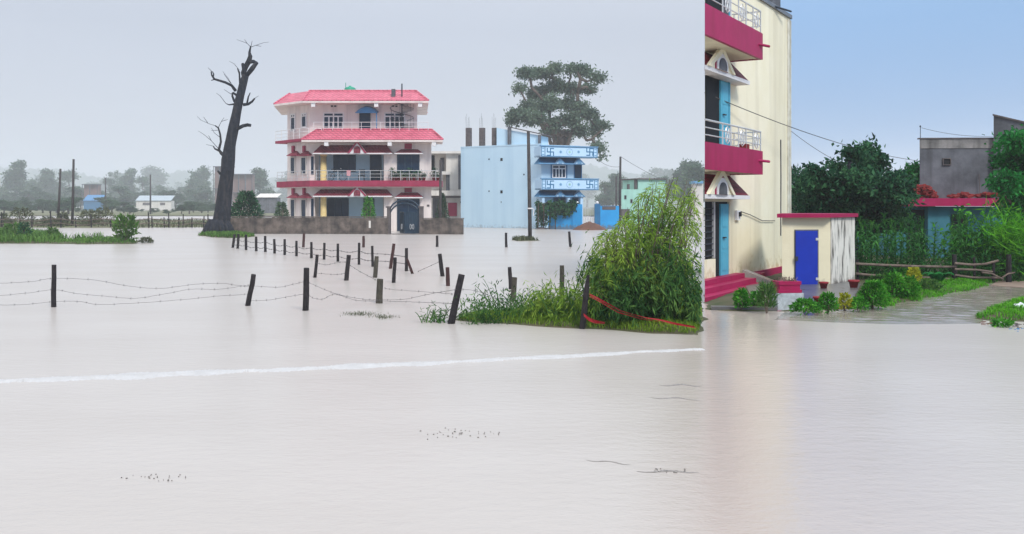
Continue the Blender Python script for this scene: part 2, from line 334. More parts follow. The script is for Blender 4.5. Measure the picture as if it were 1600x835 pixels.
def skeleton(base, trunk, targets, r0, sag=.0, jit=.08):
    nodes = [Vector(base)]; par = [-1]
    for p in trunk: nodes.append(Vector(p)); par.append(len(nodes) - 2)
    fork = nodes[-1]; nt0 = max(1, len(nodes) - 2)
    for tg in sorted([Vector(t) for t in targets], key=lambda t: (t - fork).length):
        best = min(range(nt0, len(nodes)), key=lambda i: (nodes[i] - tg).length + .35 * max(0, nodes[i].z - tg.z + .3))
        p = best; a = nodes[best]; Ld = (tg - a).length; k = 3
        for i in range(1, k + 1):
            f = i / k; q = a.lerp(tg, f)
            if i < k: q += Vector((random.gauss(0, jit), random.gauss(0, jit), random.gauss(0, jit) - sag * math.sin(f * math.pi))) * Ld
            nodes.append(q); par.append(p); p = len(nodes) - 1
    cnt = [0] * len(nodes); kids = [0] * len(nodes)
    for i in range(1, len(nodes)): kids[par[i]] += 1
    for i in range(len(nodes) - 1, 0, -1):
        if kids[i] == 0: cnt[i] = 1
        cnt[par[i]] += cnt[i]
    tot = max(1, cnt[0]); mb = MB()
    nt_ = len(trunk)
    for i in range(1, len(nodes)):
        ra = r0 * (cnt[par[i]] / tot) ** .45; rb = r0 * (cnt[i] / tot) ** .45
        if i <= nt_: ra = r0 * (1.25 - .35 * (i - 1) / nt_); rb = r0 * (1.25 - .35 * i / nt_)
        else: ra = min(ra, r0 * .8) if par[i] <= nt_ else ra; ra = min(ra, rb * 1.35)
        mb.tube([nodes[par[i]], nodes[i]], [ra, rb], 6, cap=True)
    return mb

def crown_np(blobs, ncl, nlf, rc, Ls, Ws, flat=.6, shell=.55, droop=.2):
    """leaf clumps spread through ellipsoids ((cx,cy,cz),(rx,ry,rz)); returns V, F and the clump centres"""
    vol = np.array([b[1][0] * b[1][1] * b[1][2] for b in blobs]) ** .8; pr = vol / vol.sum(); cs = []
    for _ in range(ncl):
        b = blobs[RNG.choice(len(blobs), p=pr)]; v = RNG.normal(size=3); v /= np.linalg.norm(v); q = RNG.uniform(shell, 1) if RNG.random() < .75 else RNG.uniform(0, shell)
        cs.append(np.array(b[0]) + v * q * np.array(b[1]))
    cs = np.array(cs); n = ncl * nlf
    C = np.repeat(cs, nlf, 0) + np.clip(RNG.normal(size=(n, 3)), -1.6, 1.6) * rc * np.array([1, 1, flat]) * RNG.uniform(.5, 1.2, (n, 1))
    D = RNG.normal(size=(n, 3)); D[:, 2] -= droop
    V, Fc = leaf_quads(C, D, Ls * RNG.uniform(.6, 1.3, n), Ws * RNG.uniform(.6, 1.3, n))
    return V, Fc, cs

def tree(name, label, base, blobs, r0, ncl, nlf, rc, Ls, Ws, leaf, bark, group=None, fork=.35, ntar=26, cat='tree', part='crown', **kw):
    base = Vector(base); t = thing(name, label, cat, base, group)
    V, Fc, cs = crown_np(blobs, ncl, nlf, rc, Ls, Ws, **kw)
    top = cs[:, 2].max(); fk = Vector((base.x + random.uniform(-.2, .2), base.y, base.z + (top - base.z) * fork))
    tr = [base.lerp(fk, .5) + Vector((random.uniform(-.1, .1), 0, 0)), fk]
    idx = RNG.choice(len(cs), min(ntar, len(cs)), replace=False)
    skeleton(base - Vector((0, 0, .4)), tr, [tuple(cs[i]) for i in idx], r0).build('trunk', bark, t, smooth=True)
    link(part, np_mesh(part, V - np.array(base), Fc), leaf, t)
    return t

def dup(root, loc, rz=0, sc=1.0, label=None, group=None):
    r = root.copy(); COL.objects.link(r); r.location = loc; r.rotation_euler = (0, 0, rz); r.scale = (sc, sc, sc) if not hasattr(sc, '__len__') else sc
    if label: r['label'] = label
    if group: r['group'] = group
    for ch in list(root.children):
        c = ch.copy(); COL.objects.link(c); c.parent = r
        for g in ch.children:
            d = g.copy(); COL.objects.link(d); d.parent = c
    return r

# ------------------------------------------------------------------ the setting: water, banks, hills
def water_mat(name, ripple, c1=(.485, .443, .405), c2=(.452, .41, .372), rough=.268, fs=1.0, calm=False):
    m = bpy.data.materials.new(name); m.use_nodes = True; t = m.node_tree; b = t.nodes['Principled BSDF']; l = t.links.new
    g = t.nodes.new('ShaderNodeNewGeometry')
    def noise(scale, det, stretch):
        mp = t.nodes.new('ShaderNodeMapping'); mp.inputs['Scale'].default_value = stretch; l(g.outputs['Position'], mp.inputs[0])
        z = t.nodes.new('ShaderNodeTexNoise'); z.inputs['Scale'].default_value = scale; z.inputs['Detail'].default_value = det; l(mp.outputs[0], z.inputs['Vector']); return z.outputs[0]
    r = t.nodes.new('ShaderNodeValToRGB'); l(noise(.22, 4, (1, 2.2, 1)), r.inputs[0]); e = r.color_ramp.elements
    e[0].position = .3; e[0].color = (*c2, 1); e[1].position = .7; e[1].color = (*c1, 1); l(r.outputs[0], b.inputs['Base Color'])
    b.inputs['Roughness'].default_value = rough; b.inputs['IOR'].default_value = 1.33; b.inputs['Specular IOR Level'].default_value = .5
    if calm:            # open water is pocked by rain and current; the lee of the cream house lies calmer, its brown reflection tinted into the base colour
        sp = t.nodes.new('ShaderNodeSeparateXYZ'); l(g.outputs['Position'], sp.inputs[0])
        ax = t.nodes.new('ShaderNodeMath'); ax.operation = 'MULTIPLY_ADD'; l(sp.outputs['Y'], ax.inputs[0]); ax.inputs[1].default_value = -.2; l(sp.outputs['X'], ax.inputs[2])
        mr = t.nodes.new('ShaderNodeMapRange'); mr.interpolation_type = 'SMOOTHSTEP'; l(ax.outputs[0], mr.inputs[0]); mr.inputs[1].default_value = -.7; mr.inputs[2].default_value = .15
        m3 = t.nodes.new('ShaderNodeMapRange'); m3.interpolation_type = 'SMOOTHSTEP'; l(ax.outputs[0], m3.inputs[0]); m3.inputs[1].default_value = .7; m3.inputs[2].default_value = 2.6; m3.inputs[3].default_value = 1; m3.inputs[4].default_value = .12
        mm = t.nodes.new('ShaderNodeMath'); mm.operation = 'MULTIPLY'; l(mr.outputs[0], mm.inputs[0]); l(m3.outputs[0], mm.inputs[1]); mr = mm
        for sock, lo_, hi_ in (('Roughness', rough, .17), ('Specular IOR Level', .3, .85)):
            q = t.nodes.new('ShaderNodeMapRange'); l(mr.outputs[0], q.inputs[0]); q.inputs[3].default_value = lo_; q.inputs[4].default_value = hi_; l(q.outputs[0], b.inputs[sock])
        k = t.nodes.new('ShaderNodeMix'); k.data_type = 'RGBA'; k.blend_type = 'MULTIPLY'; l(mr.outputs[0], k.inputs[0]); l(r.outputs[0], k.inputs[6]); k.inputs[7].default_value = (.93, .87, .83, 1); l(k.outputs[2], b.inputs['Base Color'])
    def bump(h, s, d, nrm=None):
        k = t.nodes.new('ShaderNodeBump'); k.inputs['Strength'].default_value = s; k.inputs['Distance'].default_value = d; l(h, k.inputs['Height'])
        if nrm is not None: l(nrm, k.inputs['Normal'])
        return k.outputs[0]
    a = bump(noise(.9 * fs, 3, (1, 2.4, 1)), ripple * .1, .05)
    a = bump(noise(5.5 * fs, 3, (1, 1.8, 1)), ripple * .38, .014, a)
    a = bump(noise(26 * fs, 2, (1, 1.4, 1)), ripple * .6, .004, a)
    l(a, b.inputs['Normal']); return m

M_['water'] = water_mat('muddy_flood_water', 1.0, calm=True)
mb = MB(); mb.add([(-1700, -30, 0), (1700, -30, 0), (1700, 2440, 0), (-1700, 2440, 0)], [(0, 1, 2, 3)])
tag(mb.build('flood_water', M_['water']), 'pale muddy flood water covering the fields and the road', None, kind='structure')

def pip(x, y, poly):
    ins = np.zeros(x.shape, bool); n = len(poly); d = np.full(x.shape, 1e9)
    for i in range(n):
        x0, y0 = poly[i]; x1, y1 = poly[(i + 1) % n]
        c = ((y0 > y) != (y1 > y)) & (x < (x1 - x0) * (y - y0) / ((y1 - y0) if y1 != y0 else 1e-9) + x0); ins ^= c
        ex, ey = x1 - x0, y1 - y0; tt = np.clip(((x - x0) * ex + (y - y0) * ey) / (ex * ex + ey * ey + 1e-12), 0, 1)
        d = np.minimum(d, np.hypot(x - x0 - tt * ex, y - y0 - tt * ey))
    return np.where(ins, d, -d)

def fbm(x, y, s):
    return (np.sin(x * 1.7 * s + 1.3 * np.sin(y * 1.1 * s)) + np.sin(y * 2.3 * s + 1.7 * np.sin(x * .9 * s + 2)) + .5 * np.sin(x * 5.1 * s + y * 4.3 * s)) / 2.5

def bank(name, polys, step, top, slope, m, label, kind='structure', amp=.3, fs=2.0):
    """ground that rises out of the water inside outlines given in world XY"""
    allp = np.array([p for q in polys for p in q]); lo = allp.min(0) - step; hi = allp.max(0) + step
    xs = np.arange(lo[0], hi[0] + step, step); ys = np.arange(lo[1], hi[1] + step, step); X, Y = np.meshgrid(xs, ys)
    sdm = np.max([pip(X, Y, p) for p in polys], 0) + fbm(X, Y, fs) * step * 1.2
    Z = np.clip(sdm * slope, -.06, top) + np.where(sdm > 0, fbm(X, Y, fs * 1.7) * top * amp * np.clip(sdm * 2, 0, 1), 0)
    ny, nx = X.shape; V = np.stack([X, Y, Z], -1).reshape(-1, 3); i = np.arange((ny - 1) * (nx - 1)); a = i // (nx - 1) * nx + i % (nx - 1)
    Fc = np.stack([a, a + 1, a + nx + 1, a + nx], 1); keep = Z.reshape(-1)[Fc].max(1) > -.05; Fc = Fc[keep]
    o = link(name, np_mesh(name, V, Fc), m, smooth=True); tag(o, label, None, kind=kind)
    def height(x, y):
        sx = np.clip((x - xs[0]) / step, 0, nx - 1.001); sy = np.clip((y - ys[0]) / step, 0, ny - 1.001)
        ix, iy = sx.astype(int), sy.astype(int); fx, fy = sx - ix, sy - iy
        return (Z[iy, ix] * (1 - fx) * (1 - fy) + Z[iy, ix + 1] * fx * (1 - fy) + Z[iy + 1, ix] * (1 - fx) * fy + Z[iy + 1, ix + 1] * fx * fy)
    o2 = (o, height, lo, hi); return o2

def px_poly(pts): return [tuple(onw(a, b)[:2]) for a, b in pts]

def scatter(hf, n, zmin=.012, where=None):
    o, h, lo, hi = hf; x = RNG.uniform(lo[0], hi[0], n); y = RNG.uniform(lo[1], hi[1], n); z = h(x, y); k = z > zmin
    if where is not None: k &= where(x, y)
    return np.stack([x, y, z], 1)[k]

# far land, wooded hills
mb = MB(); mb.add([(-1600, 196, .12), (420, 196, .12), (420, 2430, .12), (-1600, 2430, .12)], [(0, 1, 2, 3)])
mb.build('far_land', M_['field'])['kind'] = 'structure'
def hills(name, Y0, Y1, u0, u1, h0, seed, m):
    nx, ny = 260, 26; us = np.linspace(u0, u1, nx); ys = np.linspace(Y0, Y1, ny); U, Y = np.meshgrid(us, ys); X = U * Y
    f = np.clip((Y - Y0) / (Y1 - Y0), 0, 1); prof = np.sin(np.clip(f * 1.3, 0, 1) * np.pi / 2)
    rg = np.random.default_rng(seed); k = rg.uniform(0, 6, 6)
    big = 1 + .22 * np.sin(U * 9 + k[0]) + .16 * np.sin(U * 21 + k[1]) + .09 * np.sin(U * 47 + k[2])
    small = rg.normal(size=U.shape) * .035 + .05 * np.sin(U * 160 + k[3] + Y * .05) + .05 * np.sin(U * 260 + k[4] - Y * .09)
    Z = h0 * prof * (big + small * 1.2); Z[0] = 0
    V = np.stack([X, Y, Z], -1).reshape(-1, 3); i = np.arange((ny - 1) * (nx - 1)); a = i // (nx - 1) * nx + i % (nx - 1)
    o = link(name, np_mesh(name, V, np.stack([a, a + 1, a + nx + 1, a + nx], 1)), m); o['kind'] = 'structure'
M_['forest'] = mat('forest_canopy', (.05, .085, .05), (.03, .05, .03), .05, .9)
hills('hills', 1950, 2400, -.62, .199, 74, 3, M_['forest'])

# ------------------------------------------------------------------ pink house
def window(W_, parent, x0, y0, x1, y1, p, fr, gl, cols=2, rows=1, fw=.06, name='window', transom=0, bar=None):
    """a framed opening: frame, sill and every pane its own piece"""
    t0, t1 = W_.t(x0, p), W_.t(x1, p); tm = (t0 + t1) / 2; zb, zt = W_.z(y1, tm, p), W_.z(y0, tm, p)
    if t0 > t1: t0, t1 = t1, t0
    f = MB()
    W_.tbox(f, t0, t0 + fw, zb, zt, p, p + .06); W_.tbox(f, t1 - fw, t1, zb, zt, p, p + .06)
    W_.tbox(f, t0 + fw, t1 - fw, zb, zb + fw, p, p + .06); W_.tbox(f, t0 + fw, t1 - fw, zt - fw, zt, p, p + .06)
    b = bar or fw * .8; zs = [zb + fw, zt - fw]
    if transom: zs.insert(1, zb + (zt - zb) * transom)
    for z in zs[1:-1]: W_.tbox(f, t0 + fw, t1 - fw, z - b / 2, z + b / 2, p, p + .055)
    w = f.build(name, fr, parent)
    iw = t1 - t0 - 2 * fw
    for k in range(len(zs) - 1):
        nc = cols if not (transom and k == len(zs) - 2) else max(2, cols // 2)
        for c in range(nc):
            a0 = t0 + fw + iw * c / nc; a1 = t0 + fw + iw * (c + 1) / nc
            pn = MB(); W_.tbox(pn, a0 + (b * .5 if c else 0), a1 - (b * .5 if c < nc - 1 else 0), zs[k], zs[k + 1], p + .002, p + .02); pn.build('pane', gl, w)
            if c: mu = MB(); W_.tbox(mu, a0 - b / 2, a0 + b / 2, zs[k], zs[k + 1], p + .003, p + .052); mu.build('mullion', fr, w)
    return w

def canopy(W_, parent, x0, x1, ytop, ybot, p0, depth, roofm, fasc, hip=.35, fz=.10):
    """a small hipped tile canopy on a wall with a painted edge board"""
    t0, t1 = sorted((W_.t(x0, depth), W_.t(x1, depth))); tm = (t0 + t1) / 2; zt, zb = W_.z(ytop, tm, p0), W_.z(ybot, tm, depth) + fz
    m_ = MB(); A, B = W_.pt(t0, depth, zb), W_.pt(t1, depth, zb); C, D = W_.pt(t1 - hip, p0, zt), W_.pt(t0 + hip, p0, zt); E, G = W_.pt(t0, p0, zb), W_.pt(t1, p0, zb)
    m_.add([A, B, C, D, E, G], [(0, 1, 2, 3), (0, 3, 4), (1, 5, 2), (4, 5, 1, 0), (2, 5, 4, 3)])
    c = m_.build('canopy', roofm, parent)
    e = MB(); W_.tbox(e, t0 - .02, t1 + .02, zb - fz, zb - .003, p0, depth + .02); e.build('edge_board', fasc, c)
    return c

def gable(W_, parent, x0, x1, ytop, ybot, p, thick, face, edge, inner, archz=.45):
    """a triangular pediment: cream face, raised raking bands, round arch"""
    t0, t1 = sorted((W_.t(x0, p), W_.t(x1, p))); tm = (t0 + t1) / 2; zb, zt = W_.z(ybot, tm, p), W_.z(ytop, tm, p)
    f = MB(); tri = [(t0, zb), (t1, zb), (tm, zt)]
    f.add([W_.pt(a, p, z) for a, z in tri] + [W_.pt(a, p - thick, z) for a, z in tri], [(0, 1, 2), (5, 4, 3), (0, 3, 4, 1), (1, 4, 5, 2), (2, 5, 3, 0)])
    g = f.build('pediment', face, parent); w = (t1 - t0) * .11
    for sg in (-1, 1):
        a0 = t0 if sg < 0 else t1
        b_ = MB(); q = [(a0, zb), (a0 - sg * -w * 0 + (w if sg < 0 else -w), zb), (tm, zt - (zt - zb) * .2), (tm, zt)]
        b_.add([W_.pt(a, p + .002, z) for a, z in q] + [W_.pt(a, p + .05, z) for a, z in q], [(3, 2, 1, 0), (4, 5, 6, 7), (0, 1, 5, 4), (1, 2, 6, 5), (2, 3, 7, 6), (3, 0, 4, 7)]); b_.build('raking_band', edge, g)
    ar = MB(); r = (t1 - t0) * .17; hh = (zt - zb) * archz; pts = [(tm - r, zb + .01)] + [(tm + r * math.cos(a), zb + hh - r * .6 + r * math.sin(a)) for a in [math.pi - math.pi * k / 8 for k in range(9)]] + [(tm + r, zb + .01)]
    n = len(pts); ar.add([W_.pt(a, p + .052, z) for a, z in pts] + [W_.pt(a, p + .003, z) for a, z in pts], [tuple(range(n)), tuple(range(n, 2 * n))[::-1]] + [(i, i + n, (i + 1) % n + n, (i + 1) % n) for i in range(n)])
    ar.build('arch', inner, g); return g

def railing(parent, path, h, npost, m, rails=(1, .66, .33), r=.025, name='railing'):
    m_ = MB(); P = [Vector(p) for p in path]
    for f in rails: m_.tube([p + Vector((0, 0, h * f)) for p in P], r if f == 1 else r * .7, 5)
    o = m_.build(name, m, parent); Ls = [(P[i + 1] - P[i]).length for i in range(len(P) - 1)]; T = sum(Ls)
    for k in range(npost + 1):
        d = T * k / npost; i = 0
        while i < len(Ls) - 1 and d > Ls[i]: d -= Ls[i]; i += 1
        q = P[i].lerp(P[i + 1], min(1, d / Ls[i])); pm = MB(); pm.tube([q, q + Vector((0, 0, h))], r, 5); pm.build('baluster', m, o)
    return o

YF = 80.0
def fx(px, Y=YF): return (px - CX) / F * Y
fz = lambda py, Y=YF: CH - (py - HY) / F * Y
PH = thing('pink_house', 'three storey pink house with red tiled roofs behind a grey wall', 'house', (fx(570), YF, 0))
A0, B0 = (fx(484), YF), (fx(674), YF); CHF = (fx(449, 82.3), 82.3)
FR = Wall(A0, B0); LS = Wall(CHF, A0)
# lower two storeys: body with a recessed veranda between columns 491 and 600
vx0, vx1, vd = fx(491.5), fx(600), 2.0
foot = [A0, (vx0, YF), (vx0, YF + vd), (vx1, YF + vd), (vx1, YF), B0, (fx(672, 90), 90), (fx(455, 90), 90), CHF]
mb = MB(); mb.prism(foot, -.4, fz(219)); mb.build('wall', M_['pinkwall'], PH)
mb = MB(); mb.box(((vx0 + vx1) / 2, YF + vd / 2, fz(287) - .1), (vx1 - vx0 - .004, vd - .004, .3)); mb.build('veranda_ceiling', M_['white'], PH)
mb = MB(); mb.box(((vx0 + vx1) / 2, YF + vd / 2, fz(222) - .05), (vx1 - vx0 - .004, vd - .004, .1)); mb.build('veranda_ceiling', M_['white'], PH)
for (y0, y1) in ((218.6, 240), (291, 307)):
    m_ = MB(); m_.box(((vx0 + vx1) / 2, YF + .14, (fz(y0) + fz(y1)) / 2), (vx1 - vx0 - .006, .26, fz(y0) - fz(y1))); m_.build('lintel', M_['pinkwall'], PH)
BKW = Wall((vx0, YF + vd), (vx1, YF + vd))
for (y0, y1) in ((308, 362), (241, 287)):
    m_ = MB(); BKW.box(m_, 492, y0 - 12, 599, y1, 0.002, .03); m_.build('veranda_wall', M_['paleblue'], PH)
window(BKW, PH, 511, 310, 545, 345, .03, M_['gateblue'], M_['glass'], 3)
window(BKW, PH, 568, 310, 585, 360, .03, M_['gateblue'], M_['glass'], 1, name='door')
window(BKW, PH, 521, 241, 556, 269, .03, M_['gateblue'], M_['glass'], 3)
window(BKW, PH, 578, 241, 596, 286, .03, M_['gateblue'], M_['glass'], 1, name='door')
for (y0, y1) in ((294, 362), (232, 287)):
    c = at(505.5, y1, YF + .2); m_ = MB(); hgt = (y1 - y0) * YF / F
    m_.lathe((c.x, c.y, c.z), [(.36, 0), (.36, .15), (.27, .22), (.25, hgt * .8), (.25, hgt - .7), (.36, hgt - .45), (.36, hgt - .3)], 14); m_.build('column', M_['yellowp'], PH, True)
m_ = MB(); m_.box((fx(545), 80.95, fz(345) - .4), (fx(598) - fx(495), .25, .35)); m_.build('bench', M_['brickcol'], PH)
# canopies, gables, openings on the front
for (yt, yb, g0) in ((296, 308, 289.5), (227, 241, 219.5)):
    canopy(FR, PH, 489, 612, yt, yb, .01, .75, M_['maroon'], M_['white'], .5)
    gable(FR, PH, 543, 573, g0, yb - 1.5, .80, .35, M_['white'], M_['maroonp'], M_['maroon'])
    canopy(FR, PH, 617, 660, yt + (5 if yt > 280 else 6.5), yb + (2 if yt > 280 else 0), .01, .7, M_['maroon'], M_['white'], .45)
    m_ = MB(); FR.box(m_, 632, yt - 2.5, 643.5, yt + (4.5 if yt > 280 else 6), .003, .06); m_.build('vent', M_['maroonp'], PH)
window(FR, PH, 620.5, 241, 655.5, 270, .004, M_['gateblue'], M_['glass'], 3, fw=.1)
window(FR, PH, 620.5, 311, 655.5, 363, .004, M_['gateblue'], M_['glass'], 2, fw=.1, name='door')
m_ = MB(); FR.box(m_, 667, 320, 671, 323, .004, .04); m_.build('house_number_plate', M_['brickcol'], PH)
# the narrow side
for (y0, y1, yc) in ((311, 345, 302), (245, 273, 236)):
    for (xa, xb) in ((454, 461.5), (470.5, 479)):
        window(LS, PH, xa, y0, xb, y1, .004, M_['cream'], M_['glass'], 1, fw=.09)
        canopy(LS, PH, xa - 6, xb + 1.5, yc, yc + 7.5, .01, .45, M_['maroon'], M_['maroonp'], .55, .06)
        m_ = MB(); xm = (xa + xb) / 2 - 1; LS.box(m_, xm - 1.6, yc - 8, xm + 1.6, yc + 2, .004, .16); m_.build('finial', M_['maroonp'], PH)
    m_ = MB(); FR.box(m_, 486, y0, 490, y1, .003, .05); m_.build('window', M_['glass'], PH)
# first floor balcony slab
zs = fz(287)
out = [(fx(432, 83.2), 83.2), (fx(484, 78.9), 78.9), (fx(689, 78.9), 78.9), (fx(689, 78.9), 81), (fx(675), 81.5), B0, A0, CHF, (fx(432, 83.2) + .3, 84.5)]
m_ = MB(); m_.prism([out[0], out[1], out[2], out[3], out[4], (B0[0] + .003, B0[1] - .003), (A0[0] - .002, A0[1] - .003), (CHF[0] - .003, CHF[1]), out[8]], zs - .28, zs + .22); sb = m_.build('balcony', M_['maroonp'], PH)
m_ = MB(); m_.prism([(fx(437, 83), 83), (fx(484, 79.1), 79.1), (fx(686, 79.1), 79.1), (fx(686, 79.1), 80.6), (B0[0], 79.98), (A0[0], 79.98), (CHF[0] - .01, CHF[1])], zs - .36, zs - .283); m_.build('soffit', M_['pinkwall'], sb)
railing(PH, [(fx(433, 83.2), 83.25, zs + .22), (fx(484, 79), 79, zs + .22), (fx(612, 79), 79, zs + .22)], .82, 14, M_['metal'])
railing(PH, [(fx(612, 79), 79.01, zs + .22), (fx(688, 79), 79, zs + .22), (fx(688, 79), 80.8, zs + .22)], .82, 8, M_['metal'])
# second floor slab, skirt roof
z2 = fz(221)
m_ = MB(); m_.prism([(fx(430, 83.3), 83.3), (fx(474, 79.4), 79.4), (fx(480, 79.6), 79.6), (fx(480, 82.5), 82.5), (fx(449, 84), 84)], z2, z2 + .22); m_.build('side_balcony', M_['maroonp'], PH)
railing(PH, [(fx(431, 83.3), 83.3, z2 + .22), (fx(474, 79.5), 79.5, z2 + .22), (fx(500, 79.6), 80.2, z2 + .22)], .85, 6, M_['white'])
ze, zr = fz(218.5, 78.6), fz(203, 80.3)
m_ = MB(); lo = [(fx(471, 78.6), 78.6), (fx(692, 78.6), 78.6), (fx(691, 82), 82), (fx(474, 82), 82)]; hi = [(fx(496, 80.3), 80.3), (fx(674.5, 80.3), 80.3), (fx(674.5, 81), 81), (fx(496, 81), 81)]
m_.frust(lo, ze, hi, zr); sk = m_.build('skirt_roof', M_['pinktile'], PH)
m_ = MB(); m_.prism(lo, ze - .17, ze - .004); m_.build('fascia', M_['pinkwall'], sk)
def hipcaps(lo, z0, hi, z1, parent, m):
    n = len(lo)
    for i in range(n):
        k = MB(); k.tube([(lo[i][0], lo[i][1], z0 + .03), (hi[i][0], hi[i][1], z1 + .03)], .09, 5); k.build('hip_cap', m, parent)
    k = MB(); k.tube([(lo[0][0], lo[0][1], z0 + .02), (lo[1][0], lo[1][1], z0 + .02)], .05, 5); k.build('eave_tile', m, parent)
    k = MB(); k.tube([(hi[0][0], hi[0][1], z1 + .03), (hi[1][0], hi[1][1], z1 + .03)], .08, 5); k.build('ridge_cap', m, parent)
hipcaps(lo, ze, hi, zr, sk, M_['pinktile'])
for px in (510, 609, 678):
    m_ = MB(); q = at(px, 220, 78.75); m_.box((q.x, 78.9, ze - .34), (.33, .5, .32)); m_.build('bracket', M_['white'], PH)
railing(PH, [(fx(490, 80.2), 80.2, zr - .1), (fx(669, 80.2), 80.2, zr - .1)], .72, 12, M_['white'], rails=(1, .5), r=.02)
# upper storey, set back
YU = 81.4; UA, UB, UC = (fx(484, YU), YU), (fx(652, YU), YU), (fx(449, 83.4), 83.4)
UF, UL = Wall(UA, UB), Wall(UC, UA)
m_ = MB(); m_.prism([UA, UB, (fx(650, 89.5), 89.5), (fx(456, 89.5), 89.5), UC], fz(219) + .004, fz(158)); m_.build('wall', M_['pinkwall'], PH)
for (xa, xb) in ((505, 537.5), (600.5, 633)):
    window(UF, PH, xa, 176, xb, 201.5, .004, M_['white'], M_['glass'], 4, transom=.76, fw=.1, bar=.11)
    m_ = MB(); xm = (xa + xb) / 2
    for k in (-2.6, 2.6): v = MB(); UF.box(v, xm + k - 1.6, 165, xm + k + 1.6, 167.3, .003, .03); v.build('vent', M_['black'], PH)
window(UF, PH, 561.5, 176, 579, 201.5, .004, M_['gateblue'], M_['glass'], 1, name='door')
for (xa, xb, y0, y1) in ((454, 462, 178, 206), (471, 479.5, 177, 200)):
    window(UL, PH, xa, y0, xb, y1, .004, M_['white'], M_['glass'], 1, transom=.8, fw=.12)
t0, t1 = UF.t(555, .8), UF.t(590, .8); m_ = MB(); prev = None; K = 8
for k in range(K):
    f0, f1 = k / K, (k + 1) / K; q = [(t0 + (t1 - t0) * f, UF.z(176.5, t0, .8) + (math.sin(f * math.pi) ** .9) * .5) for f in (f0, f1)]
    m_.hexa([UF.pt(q[0][0], .9, q[0][1] - .03), UF.pt(q[1][0], .9, q[1][1] - .03), UF.pt(q[1][0], .01, q[1][1] + .12), UF.pt(q[0][0], .01, q[0][1] + .12), UF.pt(q[0][0], .9, q[0][1]), UF.pt(q[1][0], .9, q[1][1]), UF.pt(q[1][0], .01, q[1][1] + .15), UF.pt(q[0][0], .01, q[0][1] + .15)])
pts = [UF.pt(t0 + (t1 - t0) * k / K, .86, UF.z(176.5, t0, .8) + (math.sin(k / K * math.pi) ** .9) * .5 - .032) for k in range(1, K)]; m_.slab([UF.pt(t0, .86, UF.z(176.5, t0, .8) - .03), UF.pt(t1, .86, UF.z(176.5, t0, .8) - .03)] + pts[::-1], .02)
aw = m_.build('awning', M_['awnblue'], PH)
m_ = MB(); m_.tube([UF.pt(t1 - .08, .85, UF.z(203, t1, .8)), UF.pt(t1 - .08, .85, UF.z(176, t1, .8))], .045, 6); m_.build('awning_post', M_['awnblue'], aw)
# main roof
ze, zr = fz(157.5, 79.7), fz(142.5, 82.2)
lo = [(fx(473, 79.7), 79.7), (fx(669.5, 79.7), 79.7), (fx(667, 90.5), 90.5), (fx(440, 90.5), 90.5), (fx(428, 82.6), 82.6)]
hi = [(fx(483.5, 82.2), 82.2), (fx(650, 82.2), 82.2), (fx(650, 88), 88), (fx(458, 88), 88), (fx(453, 84.2), 84.2)]
m_ = MB(); m_.frust(lo, ze, hi, zr); rf = m_.build('roof', M_['pinktile'], PH); hipcaps(lo, ze, hi, zr, rf, M_['pinktile'])
m_ = MB(); m_.prism(lo, ze - .17, ze - .004); m_.build('fascia', M_['pinkwall'], rf)
for px in (489.5, 588, 656.5):
    m_ = MB(); q = at(px, 160, 79.9); m_.box((q.x, 80.05, ze - .34), (.33, .5, .32)); m_.build('bracket', M_['white'], PH)
# spiral stair with its centre pole
sc = at(628, 200, 80.75); zt_ = fz(146, 80.75)
m_ = MB(); m_.tube([(sc.x, sc.y, z2 + .2), (sc.x, sc.y, fz(131, 80.75))], .06, 6); st = m_.build('spiral_stair', M_['darkmetal'], PH)
prev = None; hp = []
for k in range(20):
    a = R(-60 + k * 27); z = z2 + .9 + k * (zt_ - z2 - 1.7) / 20; e = Vector((sc.x + 1.0 * math.cos(a), sc.y + .55 * math.sin(a), z)); hp.append(e + Vector((0, 0, .85)))
    m_ = MB(); m_.slab([(sc.x, sc.y, z), (sc.x + 1.0 * math.cos(a - .2), sc.y + .55 * math.sin(a - .2), z), (sc.x + 1.0 * math.cos(a + .2), sc.y + .55 * math.sin(a + .2), z)], .03); m_.build('tread', M_['darkmetal'], st)
    if k % 2 == 0: m_ = MB(); m_.tube([e, e + Vector((0, 0, .85))], .015, 4); m_.build('baluster', M_['darkmetal'], st)
m_ = MB(); m_.tube(hp, .025, 5); m_.build('handrail', M_['darkmetal'], st)
tq = at(613, 147, 80.9); m_ = MB(); m_.box((tq.x + .1, tq.y, fz(150, 80.9)), (.3, .5, 1.1)); m_.build('chimney', M_['greyplaster'], PH)
# things on the house
tk = at(545.5, 142, 84); m_ = MB(); zt_ = zr - .02
t = thing('water_tank', 'small green water tank on top of the pink house roof', 'tank', (tk.x, 84.5, zt_))
m_.lathe((tk.x, 84.5, zt_), [(.52, 0), (.55, .1), (.5, .3), (.5, .5), (.35, .62), (.12, .68), (.12, .75)], 14); m_.build('tank_body', M_['green'], t, True)
m_ = MB(); m_.tube([(tk.x - .35, 84.3, zt_), (tk.x - .35, 84.3, zt_ + 1.0)], .03, 5); m_.build('vent_pipe', M_['green'], t)
zb_ = zs + .22
